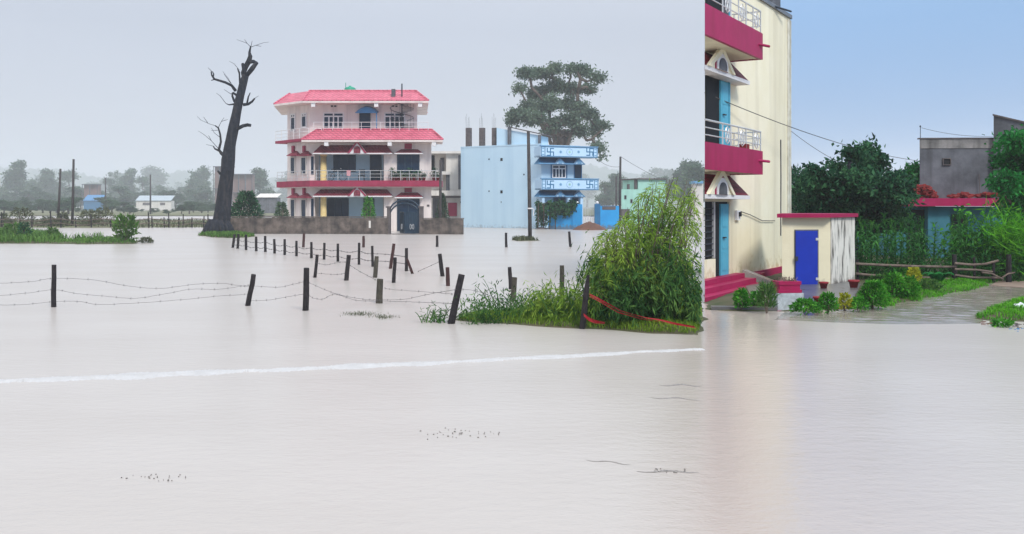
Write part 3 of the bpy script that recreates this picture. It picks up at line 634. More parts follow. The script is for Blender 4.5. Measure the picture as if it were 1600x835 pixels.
# bicycle leaning on the balcony
by = 79.6; bxm = fx(526, by); t = thing('bicycle', 'dark bicycle parked on the first floor balcony of the pink house', 'bicycle', (bxm, by, zb_))
for sx in (-.53, .53):
    m_ = MB(); pts = [(bxm + sx + .33 * math.cos(a), by, zb_ + .335 + .33 * math.sin(a)) for a in [k * math.pi / 8 for k in range(17)]]; m_.tube(pts, .022, 5, cap=False); w = m_.build('wheel', M_['black'], t)
    for k in range(4): m2_ = MB(); a = k * math.pi / 4; m2_.tube([(bxm + sx - .32 * math.cos(a), by, zb_ + .335 - .32 * math.sin(a)), (bxm + sx + .32 * math.cos(a), by, zb_ + .335 + .32 * math.sin(a))], .005, 3); m2_.build('spoke', M_['metal'], w)
m_ = MB(); bp_ = lambda x, z: (bxm + x, by, zb_ + z)
for a, b in (((-.53, .335), (-.15, .33)), ((-.53, .335), (-.25, .8)), ((-.15, .33), (-.28, .9)), ((-.15, .33), (.38, .78)), ((-.25, .82), (.38, .88)), ((.53, .335), (.36, .98))): m_.tube([bp_(*a), bp_(*b)], .025, 5)
m_.build('frame', M_['gateblue'], t)
m_ = MB(); m_.box(bp_(-.3, .95), (.26, .14, .07)); m_.build('saddle', M_['black'], t)
m_ = MB(); m_.tube([(bxm + .36, by - .25, zb_ + 1.0), (bxm + .34, by, zb_ + .98), (bxm + .36, by + .25, zb_ + 1.0)], .02, 5); m_.build('handlebar', M_['metal'], t)
def chair(x, y, z, label, rz=0):
    t = thing('plastic_chair', label, 'chair', (x, y, z)); m_ = MB(); m_.box((x, y, z + .42), (.5, .5, .06)); m_.build('seat', M_['black'], t)
    for k in range(4): m_ = MB(); m_.box((x + (-.18 + .12 * k), y + .24, z + .68), (.06, .04, .46)); m_.build('back_slat', M_['black'], t)
    m_ = MB(); m_.box((x, y + .24, z + .93), (.5, .05, .08)); m_.build('top_rail', M_['black'], t)
    for sx in (-.22, .22):
        for sy in (-.22, .22): m_ = MB(); m_.box((x + sx, y + sy, z + .195), (.05, .05, .39)); m_.build('leg', M_['black'], t)
        m_ = MB(); m_.box((x + sx, y, z + .62), (.06, .5, .05)); m_.build('armrest', M_['black'], t)
    return t
chair(fx(565, 80.2), 80.2, zb_, 'dark plastic chair on the pink house balcony between window and door')
chair(fx(583, 80.2), 80.2, zb_, 'dark plastic chair on the pink house balcony in front of the door')
chair(fx(592, 80.2), 80.3, zb_, 'dark plastic chair on the pink house balcony nearest its plant pots')
cl_ = at(545, 268, 79.0); m_ = MB(); m_.slab([(cl_.x - .16, 78.95, zb_ + .84), (cl_.x - .17, 78.93, zb_ + .4), (cl_.x + .14, 78.93, zb_ + .36), (cl_.x + .16, 78.95, zb_ + .84)], .03); tag(m_.build('cloth', mat('pink_cloth', (.6, .3, .32))), 'small pink cloth hung over the balcony rail of the pink house', 'cloth')
def potted(px, Y, z, label, h, w, lm, group=None, pr=.16, name='potted_plant', n=160, Ls=.16):
    x = fx(px, Y); t = thing(name, label, 'plant', (x, Y, z), group); m_ = MB(); m_.lathe((x, Y, z), [(pr * .7, 0), (pr, pr * 1.5), (pr * 1.12, pr * 1.5), (pr * 1.12, pr * 1.8)], 10); m_.build('pot', M_['pot'], t, True)
    C = np.array([x, Y, z + pr * 1.7]) + np.stack([RNG.normal(0, w / 3, n), RNG.normal(0, w / 3, n), RNG.uniform(0, h, n)], 1); D = RNG.normal(size=(n, 3)); D[:, 2] += .6
    V, Fc = leaf_quads(C, D, Ls * RNG.uniform(.6, 1.3, n), Ls * .4); link('foliage', np_mesh('foliage', V - np.array([x, Y, z]), Fc), lm, t)
    m_ = MB()
    for k in range(3): m_.tube([(x, Y, z + pr), (x + random.uniform(-w, w) * .3, Y + random.uniform(-w, w) * .3, z + pr + h * .8)], .012, 4)
    m_.build('stem', M_['barkbrown'], t); return t
for i, px in enumerate((613, 619, 624.5, 632, 640, 647, 655, 662, 678, 684)):
    potted(px, 79.5, zb_, ORD[i] + ' potted plant from the left along the pink house balcony rail', [.75, .4, .55, .3][i % 4], .35, M_['L_dark'], 'pots along the pink house balcony')
# garden plants behind the wall
def shrub(name, label, px, Y, z, h, w, lm, n=900, Ls=.22, taper=.5, group=None, ar=.38, up=.4):
    x = fx(px, Y); t = thing(name, label, 'plant', (x, Y, z), group); f = RNG.random(n) ** .8; rad = w / 2 * (1 - taper * f) * np.sqrt(RNG.random(n)) * (.55 + .45 * np.sin(np.clip(f * 3 + .4, 0, 3.14)))
    a = RNG.uniform(0, 2 * np.pi, n); C = np.stack([x + rad * np.cos(a), Y + rad * np.sin(a), z + h * (.08 + .9 * f)], 1); D = np.stack([np.cos(a), np.sin(a), RNG.normal(up, .7, n)], 1) + RNG.normal(0, .4, (n, 3))
    V, Fc = leaf_quads(C, D, Ls * RNG.uniform(.6, 1.3, n), Ls * ar); link('foliage', np_mesh('foliage', V - np.array([x, Y, z]), Fc), lm, t)
    m_ = MB()
    for k in range(5): aa = random.uniform(0, 6.28); rr2 = random.uniform(.1, .35) * w; m_.tube([(x, Y, z - .1), (x + rr2 * .5 * math.cos(aa), Y + rr2 * .5 * math.sin(aa), z + h * .4), (x + rr2 * math.cos(aa), Y + rr2 * math.sin(aa), z + h * .8)], [.05 * h / 2, .03 * h / 2, .012 * h / 2], 5)
    m_.build('stem', M_['barkbrown'], t); return t
shrub('garden_bush', 'light green bush showing above the wall before the pink house veranda', 576, 76, -.2, 3.0, 1.4, M_['L_shrub'], 900)
shrub('conifer', 'conical dark green conifer behind the wall right of the gate', 691, 77, -.2, 3.3, 1.6, M_['L_far'], 1600, .2, .85)
shrub('garden_bush', 'dark bush behind the grey wall beside the leaning dead tree', 385, 75, -.2, 3.4, 3.4, M_['L_dark'], 2600, .28, .5)
shrub('garden_bush', 'low dull bush between the pink house corner and grey wall', 440, 79, -.2, 2.6, 1.6, M_['L_far'], 800, .25, .5)
# compound wall and gate
CW = Wall((fx(342, 72.5), 72.5), (fx(607, 71.5), 71.5)); CW2 = Wall((fx(657, 71.3), 71.3), (fx(724, 70.8), 70.8))
t = thing('compound_wall', 'mouldy grey concrete wall in front of the pink house, left of its gate', 'wall', (fx(475, 72), 72, 0))
m_ = MB(); n = 14
for k in range(n):
    a, b = CW.len * k / n, CW.len * (k + 1) / n; m_ = MB(); top = CW.z(340.5, a) + random.uniform(-.02, .02); CW.tbox(m_, a + .004, b - .004, -.5, top, -.12, .12 + random.uniform(0, .012)); m_.build('wall_panel', M_['conc'], t)
m_ = MB(); CW.tbox(m_, -.05, CW.len, CW.z(340.5, 5) + .025, CW.z(340.5, 5) + .1, -.15, .16); m_.build('coping', M_['conc'], t)
m_ = MB(); CW.tbox(m_, CW.t(577), CW.t(580), CW.z(356, 5), CW.z(345, 5), .14, .17); m_.build('paint_mark', M_['cream'], t)
t = thing('compound_wall', 'short mouldy grey concrete wall right of the arched navy gate', 'wall', (fx(690, 71), 71, 0))
for k in range(4):
    a, b = CW2.len * k / 4, CW2.len * (k + 1) / 4; m_ = MB(); CW2.tbox(m_, a + .004, b - .004, -.5, CW2.z(342.5, a), -.12, .12 + random.uniform(0, .012)); m_.build('wall_panel', M_['conc'], t)
m_ = MB(); CW2.tbox(m_, 0, CW2.len + .03, CW2.z(342.5, 1) + .02, CW2.z(342.5, 1) + .08, -.15, .16); m_.build('coping', M_['conc'], t)
GW = Wall((fx(606, 71.6), 71.6), (fx(658, 71.4), 71.4))
t = thing('arched_gate', 'navy iron gate under a round arch in the grey wall', 'gate', (fx(632, 71.5), 71.5, 0))
for (xa, xb, yt) in ((604.5, 609.5, 325), (655, 660.5, 325)):
    m_ = MB(); GW.box(m_, xa, yt, xb, 366, -.2, .2); GW.tbox(m_, GW.t(xa) - .04, GW.t(xb) + .04, GW.z(yt, 1) + .002, GW.z(yt, 1) + .12, -.24, .24); m_.build('gate_pillar', M_['brickcol'], t)
for r_, dz in ((1, 0), (.985, -.28)):
    m_ = MB(); g0, g1 = GW.t(608.5), GW.t(657); pts = [GW.pt((g0 + g1) / 2 - (g1 - g0) / 2 * r_ * math.cos(a), 0, GW.z(333, 1) + dz + 1.0 * math.sin(a)) for a in [math.pi * k / 16 for k in range(17)]]; m_.tube(pts, .06, 5); m_.build('arch_bar', M_['gateblue'], t)
def leaf_gate(xa, xb, p, tilt, nm):
    m_ = MB(); a, b = GW.t(xa), GW.t(xb); zb = .05
    W2 = Wall(GW.xy(a, p), GW.xy(b, p + tilt)); k = W2.len; zt = GW.z(331, 1)
    W2.tbox(m_, 0, .09, zb, zt, 0, .06); W2.tbox(m_, k - .09, k, zb, zt, 0, .06); W2.tbox(m_, .09, k - .09, zb, zb + .12, 0, .06); W2.tbox(m_, .09, k - .09, zt - .1, zt, 0, .06)
    g = m_.build(nm, M_['gateblue'], t)
    m_ = MB(); W2.tbox(m_, .09, k - .09, zb + .12, zt - .1, .01, .03); m_.build('sheet_panel', M_['gateblue'], g)
    for j in range(5):
        m_ = MB(); x = .09 + (k - .18) * (j + .5) / 5; W2.tbox(m_, x - .02, x + .02, zb + .12, zt - .1, .03, .055); m_.build('gate_bar', M_['gateblue'], g)
    m_ = MB(); pts = [W2.pt(k / 2 + .28 * math.cos(q) * k * .5, .06, zb + .5 + .2 * math.sin(2 * q)) for q in [2 * math.pi * j / 14 for j in range(15)]]; m_.tube(pts, .02, 4); m_.build('scroll', M_['metal'], g)
leaf_gate(632.5, 655, -.02, 0, 'gate_leaf'); leaf_gate(622, 632, -.9, .85, 'gate_leaf')
m_ = MB(); m_.box((fx(632, 71), 71.2, -.02), (2.6, 1.0, .1)); tag(m_.build('gate_threshold', M_['conc']), 'low muddy threshold in front of the arched gate', 'step')
# ------------------------------------------------------------------ cream building between the pink and the blue house
YW = 98.0
t = thing('cream_building', 'cream flat roofed building between the pink and the blue house', 'building', (fx(702, YW), YW, 0))
WB = Wall((fx(668, YW), YW), (fx(728, YW), YW))
m_ = MB(); m_.prism([(fx(660, YW), YW + 1.5), (fx(697, YW), YW + 1.5), (fx(697, YW), YW), (fx(728, YW), YW), (fx(728, YW), 107), (fx(664, 107), 107)], -.4, CH + (HY - 240) / F * YW); m_.build('wall', M_['cream'], t)
def wbox(nm, x0, y0, x1, y1, p0, p1, m, W_=None, par=None):
    k = MB(); (W_ or WB).box(k, x0, y0, x1, y1, p0, p1); return k.build(nm, m, par or t)
wbox('roof_slab', 670, 236.5, 723, 240, -1.6, .5, M_['cream']); wbox('floor_slab', 673, 298, 727, 306, -1.4, .9, M_['cream'])
wbox('balcony', 674, 268, 704, 273, -1.4, .4, M_['cream']); wbox('soffit', 674, 306.3, 727, 309.5, -1.4, .7, M_['brickcol'])
wbox('window', 716, 243, 722, 296, .01, .08, M_['greyplaster']); wbox('shutter', 700, 317, 714, 338, .01, .1, M_['maroonp'])
wbox('window', 674, 243, 679, 267, -1.49, -1.4, M_['black']); wbox('door', 688, 247, 694, 268, -1.49, -1.4, M_['greyplaster'])
for px in (686, 697, 700): wbox('column', px, 273, px + 2.5, 298, -.3, .1, M_['greyplaster'])
wbox('garage_opening', 676, 309.8, 697, 345, -1.49, -1.4, M_['greyplaster'])
wbox('lamp', 719, 315, 722, 317.5, .01, .3, M_['black'])

# ------------------------------------------------------------------ light blue house
BA, BB = (fx(720, 94), 94.0), (fx(846, 89), 89.0); BC = (fx(906, 90.5), 90.5)
SW, FW = Wall(BA, BB), Wall(BB, BC)
BH = thing('light_blue_house', 'light blue two storey house with blank side wall and painted balconies', 'house', (BB[0], BB[1], 0))
ztop = CH + (HY - 227) / F * 89.5
m_ = MB(); m_.prism([BA, BB, BC, (fx(900, 99), 99), (fx(728, 101), 101)], -.4, ztop); m_.build('wall', M_['bluewall'], BH)
def hb(nm, W_, x0, y0, x1, y1, p0, p1, m, par=None):
    k = MB(); W_.box(k, x0, y0, x1, y1, p0, p1); return k.build(nm, m, par or BH)
for (x, y, s_) in ((783.5, 249.5, 1.7), (783.5, 300, 1.7), (818.5, 273, .9), (764, 249, .8), (764, 299, .8), (783, 316, .6)): hb('vent', SW, x - s_, y - s_ * 1.3, x + s_, y + s_ * 1.3, .004, .02, M_['black'])
m_ = MB(); SW.tbox(m_, 0, SW.len, ztop + .002, ztop + .12, -.2, .03); m_.build('coping', M_['bluewall'], BH)
# stair room on the roof with sloping sheet roof
RW = Wall((fx(776, 92), 92.0), (fx(843, 90.5), 90.5)); a, b = RW.t(776), RW.t(841)
m_ = MB(); za, zb_2 = RW.z(200, a), RW.z(211.5, b)
m_.hexa([RW.pt(a, 0, ztop + .003), RW.pt(b, 0, ztop + .003), RW.pt(b, -3, ztop + .003), RW.pt(a, -3, ztop + .003), RW.pt(a, 0, za), RW.pt(b, 0, zb_2), RW.pt(b, -3, zb_2), RW.pt(a, -3, za)]); sr = m_.build('stair_room', M_['bluewall'], BH)
m_ = MB(); c0 = RW.t(793); m_.hexa([RW.pt(c0, .25, RW.z(199, c0)), RW.pt(b + .4, .25, zb_2 + .02), RW.pt(b + .4, -3.2, zb_2 + .02), RW.pt(c0, -3.2, RW.z(199, c0)), RW.pt(c0, .25, RW.z(199, c0) + .1), RW.pt(b + .4, .25, zb_2 + .12), RW.pt(b + .4, -3.2, zb_2 + .12), RW.pt(c0, -3.2, RW.z(199, c0) + .1)]); m_.build('sheet_roof', M_['brickcol'], BH)
for (x0, x1, y0) in ((793, 797.5, 198), (840.5, 844, 211)): hb('column', RW, x0, y0, x1, 226, .02, .3, M_['greyplaster'])
CWL = Wall((fx(725, 93.6), 93.6), (fx(780, 92), 92.0))
for (x0, x1) in ((727.5, 734.5), (748.5, 755.5), (768.3, 775.5)):
    c = hb('column', CWL, x0, 200, x1, 232, -.55, -.15, M_['brickcol'])
    for k in range(4):
        r_ = MB(); tt = CWL.t(x0 + 1 + (x1 - x0 - 2) * k / 3, -.3); q = CWL.pt(tt, -.3, CWL.z(201, tt)); r_.tube([q, q + Vector((random.uniform(-.08, .08), 0, random.uniform(1.0, 1.5)))], .012, 4); r_.build('reinforcing_bar', M_['wire'], c)
# balconies with painted emblems
def emblem(W_, par, xm, ym, s_, p):
    """four-armed hooked cross, the auspicious sign painted on the parapets"""
    t0 = W_.t(xm, p); z0 = W_.z(ym, t0, p); w = s_ * .13; k = MB(); B_ = lambda a, b, c, d: W_.tbox(k, t0 + a, t0 + b, z0 + c, z0 + d, p + .003, p + .012)
    B_(-w, w, -s_, s_); B_(-s_, -w, -w, w); B_(w, s_, -w, w)
    B_(w, s_, s_ - 2 * w, s_); B_(-s_, -w, -s_, -s_ + 2 * w); B_(s_ - 2 * w, s_, -s_, -w); B_(-s_, -s_ + 2 * w, w, s_)
    return k.build('painted_emblem', M_['bluedk'], par)
def star(W_, par, xm, ym, s_, p, m):
    k = MB(); t0 = W_.t(xm, p); z0 = W_.z(ym, t0, p); pts = []
    for j in range(16): a = j * math.pi / 8; rr_ = s_ if j % 2 == 0 else s_ * .5; pts.append(W_.pt(t0 + rr_ * math.cos(a), p + .008, z0 + rr_ * math.sin(a)))
    k.slab(pts, .006); return k.build('painted_star', m, par)
PRJ = 1.5
for (xl, xr, yt, yb) in ((845, 934, 229.5, 246), (846, 935.5, 280, 297)):
    o0, o1 = FW.t(xl, PRJ), FW.t(xr, PRJ); tm = (o0 + o1) / 2; zt, zb2 = FW.z(yt, tm, PRJ), FW.z(yb, tm, PRJ)
    m_ = MB(); FW.tbox(m_, o0, o1, zb2, zb2 + .12, -.1 + .11, PRJ - .15); bl = m_.build('balcony', M_['bluemid'], BH)
    m_ = MB(); FW.tbox(m_, o0, o1, zb2, zt, PRJ - .148, PRJ); pp = m_.build('parapet', M_['bluepar'], bl)
    for tt in (o0, o1 - .15): m_ = MB(); FW.tbox(m_, tt, tt + .15, zb2, zt - .01, .012, PRJ - .15); m_.build('parapet', M_['bluepar'], bl)
    m_ = MB(); FW.tbox(m_, o0 - .05, o1 + .05, zt + .002, zt + .07, PRJ - .2, PRJ + .05); m_.build('coping', M_['bluemid'], bl)
    for (za_, zb_3) in ((zb2 + .02, zb2 + .09), (zt - .1, zt - .04)): m_ = MB(); FW.tbox(m_, o0, o1, za_, zb_3, PRJ + .002, PRJ + .01); m_.build('painted_band', M_['bluedk'], bl)
    for xq in (xl + 1, xl + 6.5, xr - 6.5, xr - 1.2): m_ = MB(); tq = FW.t(xq, PRJ); FW.tbox(m_, tq - .035, tq + .035, zb2 + .1, zt - .11, PRJ + .002, PRJ + .01); m_.build('painted_band', M_['bluedk'], bl)
    for xq in (xl + 3.7, xr - 3.8):
        for j in range(3): m_ = MB(); tq = FW.t(xq, PRJ); z = zb2 + .2 + j * (zt - zb2 - .4) / 2; FW.tbox(m_, tq - .1, tq + .1, z - .04, z + .04, PRJ + .002, PRJ + .01); m_.build('painted_dash', M_['bluemid'], bl)
    ym = (yt + yb) / 2
    for xq in (860, 921.5): emblem(FW, bl, xq, ym, .36, PRJ)
    for xq in (876, 904): star(FW, bl, xq, ym, .17, PRJ, M_['bluemid'])
    k = MB(); tq = FW.t(890, PRJ); zq = FW.z(ym, tq, PRJ); k.tube([FW.pt(tq + .3 * math.cos(a), PRJ + .01, zq + .3 * math.sin(a)) for a in [j * math.pi / 10 for j in range(21)]], .014, 4, cap=False); k.build('painted_ring', M_['bluemid'], bl)
    star(FW, bl, 890, ym, .14, PRJ, M_['mint'])
    c0 = canopy(FW, BH, 842, 914, yb + .8, yb + 11, .01, 1.0, M_['bluedk'], M_['bluemid'], .5)
    for (xa, xb) in ((867, 884), (896.5, 914)): gable(FW, BH, xa, xb, yb + 2, yb + 10.5, 1.06, .5, M_['bluepar'], M_['bluemid'], M_['bluemid'], .6)
window(FW, BH, 860.5, 257, 886, 279.5, .004, M_['bluedk'], M_['glass'], 1, fw=.1)
window(FW, BH, 862.5, 258, 884, 278.5, .03, M_['white'], M_['glass'], 4, transom=.72, fw=.09, bar=.1)
window(FW, BH, 896.5, 256, 909, 281, .004, M_['bluedk'], M_['glass'], 1, name='door')
window(FW, BH, 864, 309, 886, 330, .004, M_['bluedk'], M_['glass'], 2); window(FW, BH, 894, 309, 907, 355, .004, M_['bluedk'], M_['glass'], 1, name='door')
for px in (849, 889, 909): hb('column', FW, px - 2, 308, px + 2, 358, .5, .9, M_['bluepar'])
# boundary walls, vine, mound
BW = Wall((fx(857, 86.5), 86.5), (fx(909, 85.5), 85.5)); t = thing('boundary_wall', 'vivid blue boundary wall with hanging vine before the light blue house', 'wall', (fx(880, 86), 86, 0))
m_ = MB(); BW.tbox(m_, 0, BW.len - .8, -.4, BW.z(326, 1), -.1, .1); m_.build('wall_panel', M_['bluevivid'], t)
m_ = MB(); BW.tbox(m_, BW.len - .8, BW.len, -.4, BW.z(319.5, 1), -.2, .2); m_.build('gate_pier', M_['bluevivid'], t)
m_ = MB(); m_.lathe(BW.pt(BW.len - .4, 0, BW.z(319.5, 1) - .004), [(.1, 0), (.14, .1), (.1, .22), (.02, .26)], 10); m_.build('pier_lamp', M_['white'], t, True)
BW2 = Wall((fx(929, 87), 87.0), (fx(967, 87), 87.0)); t = thing('boundary_wall', 'vivid blue boundary wall right of the gate gap', 'wall', (fx(948, 87), 87, 0))
m_ = MB(); BW2.tbox(m_, .5, BW2.len, -.4, BW2.z(322, 1), -.1, .1); m_.build('wall_panel', M_['bluevivid'], t)
m_ = MB(); BW2.tbox(m_, 0, .5, -.4, BW2.z(319, 1), -.2, .2); m_.build('gate_pier', M_['bluedk'], t)
m_ = MB(); BW2.box(m_, 941, 322.5, 962, 328, .102, .13); m_.build('grille', M_['brickcol'], t)
m_ = MB(); m_.lathe(BW2.pt(.25, 0, BW2.z(319, 1) - .004), [(.1, 0), (.14, .1), (.1, .22), (.02, .26)], 10); m_.build('pier_lamp', M_['white'], t, True)
g_ = thing('wire_gate', 'small grey barred gate between the two blue walls', 'gate', (fx(919, 87.5), 87.5, 0)); GG = Wall((fx(912, 87.5), 87.5), (fx(928, 87.5), 87.5))
for k in range(7): m_ = MB(); GG.tbox(m_, GG.len * k / 6.2, GG.len * k / 6.2 + .04, -.2, 2.0, 0, .03); m_.build('gate_bar', M_['metal'], g_)
for z in (.3, 1.1, 1.9): m_ = MB(); GG.tbox(m_, 0, GG.len, z, z + .05, .031, .05); m_.build('gate_rail', M_['metal'], g_)
def mound(name, label, px0, px1, Y, h, m, cat='mound', seed=1):
    x0, x1 = fx(px0, Y), fx(px1, Y); n = 18; V = []; Fc = []; rg = random.Random(seed)
    for j in range(n):
        for i in range(n):
            u, v = i / (n - 1) * 2 - 1, j / (n - 1) * 2 - 1; r = math.hypot(u, v); V.append(((x0 + x1) / 2 + u * (x1 - x0) / 2, Y + v * 1.1, -.05 + h * max(0, 1 - r ** 1.5) * rg.uniform(.82, 1.1)))
    for j in range(n - 1):
        for i in range(n - 1): a = j * n + i; Fc.append((a, a + 1, a + n + 1, a + n))
    m_ = MB(); m_.add(V, Fc); return tag(m_.build(name, m, smooth=True), label, cat)
mound('earth_mound', 'reddish brown earth mound at the gap between blue walls', 893, 950, 84, .75, M_['mud'])
mound('earth_mound', 'small dark mud heap at the foot of the light blue house', 834, 860, 87, .25, M_['brickcol'], seed=2)
n = 2600; px_ = RNG.uniform(838, 901, n); k_ = (px_ - 838) / 63; hang = np.where(px_ < 860, 34, 22) * (1 - .35 * k_) * RNG.random(n) ** 1.3 * (1 + .3 * np.sin(px_ * .9)); py_ = 316 + 3 * np.sin(px_ * .35) + hang
Y_ = 85.9 - RNG.uniform(0, .5, n) + (px_ < 857) * 1.4; C = np.stack([(px_ - CX) / F * Y_, Y_, CH - (py_ - HY) / F * Y_], 1); D = RNG.normal(size=(n, 3)); D[:, 2] -= 1.2
V, Fc = leaf_quads(C, D, .3 * RNG.uniform(.6, 1.3, n), .14); t = thing('hanging_vine', 'dark green vine hanging over the vivid blue wall', 'plant', (fx(870, 85.8), 85.8, .2))
link('foliage', np_mesh('foliage', V - np.array(t.location), Fc), M_['L_dark'], t)
m_ = MB()
for k in range(7): x = 841 + k * 9; q = at(x, 318, 85.95); m_.tube([(q.x, 86.2 if x > 857 else 87, -.2), q, at(x + 6, 316, 85.8), at(x + 9, 332, 85.6)], [.05, .04, .03, .015], 5)
m_.build('stem', M_['barkbrown'], t)

# ------------------------------------------------------------------ mint house and things beside it
YM = 112.0; t = thing('mint_house', 'pale mint green house partly hidden behind the leafy bamboo bush', 'house', (fx(990, YM), YM, 0)); WM = Wall((fx(971, YM), YM), (fx(1040, YM + 2), YM + 2))
m_ = MB(); m_.prism([(fx(971, YM), YM), (fx(1040, YM + 2), YM + 2), (fx(1038, 120), 120), (fx(976, 120), 120)], -.4, CH + (HY - 296) / F * YM); m_.build('wall', M_['mint'], t)
k = MB(); WM.box(k, 997, 281, 1040, 297, -4, .01); k.build('stair_room', M_['mint'], t); k = MB(); WM.box(k, 995, 279, 1042, 281, -4.2, .3); k.build('roof_slab', M_['brickcol'], t)
for (x, y) in ((977, 308.5), (986.5, 314.5)): window(WM, t, x - 1.6, y - 3, x + 1.6, y + 3, .004, M_['brickcol'], M_['black'], 1, fw=.05)
for px in (993, 982): k = MB(); WM.box(k, px, 281 if px > 990 else 288, px + 2.2, 296, -.5, -.1); k.build('column', M_['brickcol'], t)
k = MB(); WM.box(k, 972, 327, 984, 341, .01, .4); k.build('plinth', M_['brickcol'], t)
t = thing('sheet_roof_hut', 'small hut with white and blue sheet roof peeping over the bamboo bush', 'hut', (fx(1092, 150), 150, 0)); WH = Wall((fx(1086, 150), 150), (fx(1099, 150), 150))
k = MB(); WH.box(k, 1086, 287, 1099, 345, -3, 0); k.build('wall', M_['cream'], t); k = MB(); WH.box(k, 1084, 283, 1099, 287, -3.2, .4); k.build('roof', M_['bluemid'], t)

# ------------------------------------------------------------------ poles and overhead wires
def pole(px0, py0, px1, py1, Y, r, label, name='utility_pole', m=None, extra=None, zbot=-.5):
    a = at(px0, py0, Y); b = at(px1, py1, Y); b.z = zbot
    t = thing(name, label, 'pole', (b.x, b.y, 0)); m_ = MB(); m_.tube([b, b.lerp(a, .5) + Vector((random.uniform(-.03, .03), 0, 0)), a], [r * 1.12, r, r * .85], 8); m_.build('shaft', m or M_['pole'], t, True)
    return t, a
YP = wy(375.5)
t, ptop = pole(825.5, 205, 828.5, 375, YP, .11, 'tall dark leaning wooden pole in the water before the light blue house')
m_ = MB(); q = at(828, 327, YP); m_.lathe((q.x, q.y, q.z), [(.15, 0), (.16, .04), (.15, .08)], 8); m_.build('tie_band', M_['white'], t)
m_ = MB(); m_.tube([q + Vector((.1, -.1, .05)), q + Vector((.24, -.12, .0)), q + Vector((.2, -.12, -.4))], .025, 5); m_.build('loose_strap', M_['white'], t)
t, p969 = pole(969.5, 245, 968.5, 352, 96, .12, 'straight grey pole standing between blue wall and mint house')
t, p688 = pole(688.5, 250, 687.5, 345, 76, .11, 'thin grey pole rising behind the wall right of the pink house')
t, p93 = pole(94.5, 264, 89.5, 352, 97, .12, 'shorter of the two leaning poles in the flooded field')
t, p113 = pole(115, 249, 112.5, 356, 95, .13, 'taller of the two poles in the flooded field')
t, p235 = pole(235, 273, 235, 335, 230, .2, 'distant hazy pole beside the white hut')
t, p165 = pole(165, 278, 165, 335, 260, .2, 'distant hazy pole above the blue roofed hut')
t, p103b = pole(963, 276, 963, 330, 150, .15, 'short far pole beyond the vivid blue wall')
def cable(name, label, a, b, sag, r, m=None):
    a, b = Vector(a), Vector(b); m_ = MB(); m_.tube([a.lerp(b, f) - Vector((0, 0, sag * 4 * f * (1 - f))) for f in [k / 16 for k in range(17)]], r, 4); return tag(m_.build(name, m or M_['wire'], smooth=True), label, 'cable')
cable('overhead_cable', 'upper overhead cable from the pole by the mint house', p969, at(1090, 300, 140), .5, .02); cable('overhead_cable', 'faint overhead cable behind the pole by the mint house', at(935, 250, 110), p969 - Vector((0, 0, 1)), .3, .02)

# ------------------------------------------------------------------ big tree behind the blue house, distant trees
YT = 150.0
blobs_px = [(822, 118, 18, 9), (846, 112, 20, 9), (868, 106, 16, 8), (893, 104, 10, 8), (912, 112, 16, 8), (932, 124, 14, 10), (812, 135, 10, 7), (838, 142, 18, 12), (866, 132, 22, 14), (894, 134, 16, 12), (920, 136, 14, 8), (828, 163, 18, 10), (856, 165, 22, 14), (886, 162, 20, 12), (905, 168, 15, 10), (808, 183, 18, 9), (836, 190, 20, 9), (865, 195, 16, 12), (893, 190, 18, 12), (922, 178, 18, 10), (934, 192, 18, 8), (905, 206, 18, 9), (880, 214, 18, 9), (858, 205, 12, 8), (930, 205, 12, 6), (945, 197, 9, 5), (935, 232, 10, 7), (940, 246, 7, 6), (800, 192, 9, 5)]
s_ = YT / F; blobs = [((*at(a, b, YT + random.uniform(-5, 5))[:2], at(a, b, YT).z), (c * s_ * .86, c * s_ * .9, d * s_ * .95)) for a, b, c, d in blobs_px]
bt = at(880, 322, YT); bt.z = .1
BT = thing('big_tree', 'huge spreading hazy tree rising behind the light blue house', 'tree', bt)
V, Fc, cs = crown_np(blobs, 600, 44, .62, .46, .28, flat=.7, shell=.2)
idx = RNG.choice(len(cs), 95, replace=False)
tr = [at(878, 270, YT), at(876, 232, YT), at(878, 212, YT)]
skeleton(bt - Vector((0, 0, .5)), tr, [tuple(cs[i]) for i in idx], .8, jit=.07).build('trunk', M_['barkbrown'], BT, True)
m_ = MB()
for (a, b, c, d) in ((868, 232, 858, 185), (885, 232, 900, 190), (862, 228, 846, 190)): m_.tube([at(878, 250, YT - .6), at(a, b, YT - .8), at((a + c) / 2, (b + d) / 2 - 3, YT - 1), at(c, d, YT - 1)], [.4, .32, .22, .12], 7)
m_.build('limb', M_['barkbrown'], BT, True)
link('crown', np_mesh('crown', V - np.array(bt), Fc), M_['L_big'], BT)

def far_variant(i):
    h = 1.0; bl = []; rg = random.Random(40 + i)
    for k in range(7 + i): a = rg.uniform(0, 6.28); f = rg.uniform(.35, .95); r = rg.uniform(.05, .26) * (1.15 - f * .5); bl.append(((r * math.cos(a), r * math.sin(a), f), (rg.uniform(.10, .19), rg.uniform(.10, .19), rg.uniform(.07, .13))))
    if i % 2 == 0: bl += [((0, 0, .3), (.3, .3, .14))]
    bl = [(tuple(v * 14 for v in c), tuple(v * 14 for v in r)) for c, r in bl]
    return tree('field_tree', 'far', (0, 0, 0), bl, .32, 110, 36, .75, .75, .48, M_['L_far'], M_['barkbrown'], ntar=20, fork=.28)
FV = [far_variant(i) for i in range(5)]; fv_used = [0] * 5
def place_far(i, px, Y, h, label, group, w=1.0):
    loc = (fx(px, Y), Y, .1); s = h / 14
    if not fv_used[i]: fv_used[i] = 1; o = FV[i]; o.location = loc; o.scale = (s * w, s * w, s); o.rotation_euler = (0, 0, random.uniform(0, 6)); o['label'] = label; o['group'] = group; return o
    return dup(FV[i], loc, random.uniform(0, 6.28), (s * w, s * w, s), label, group)
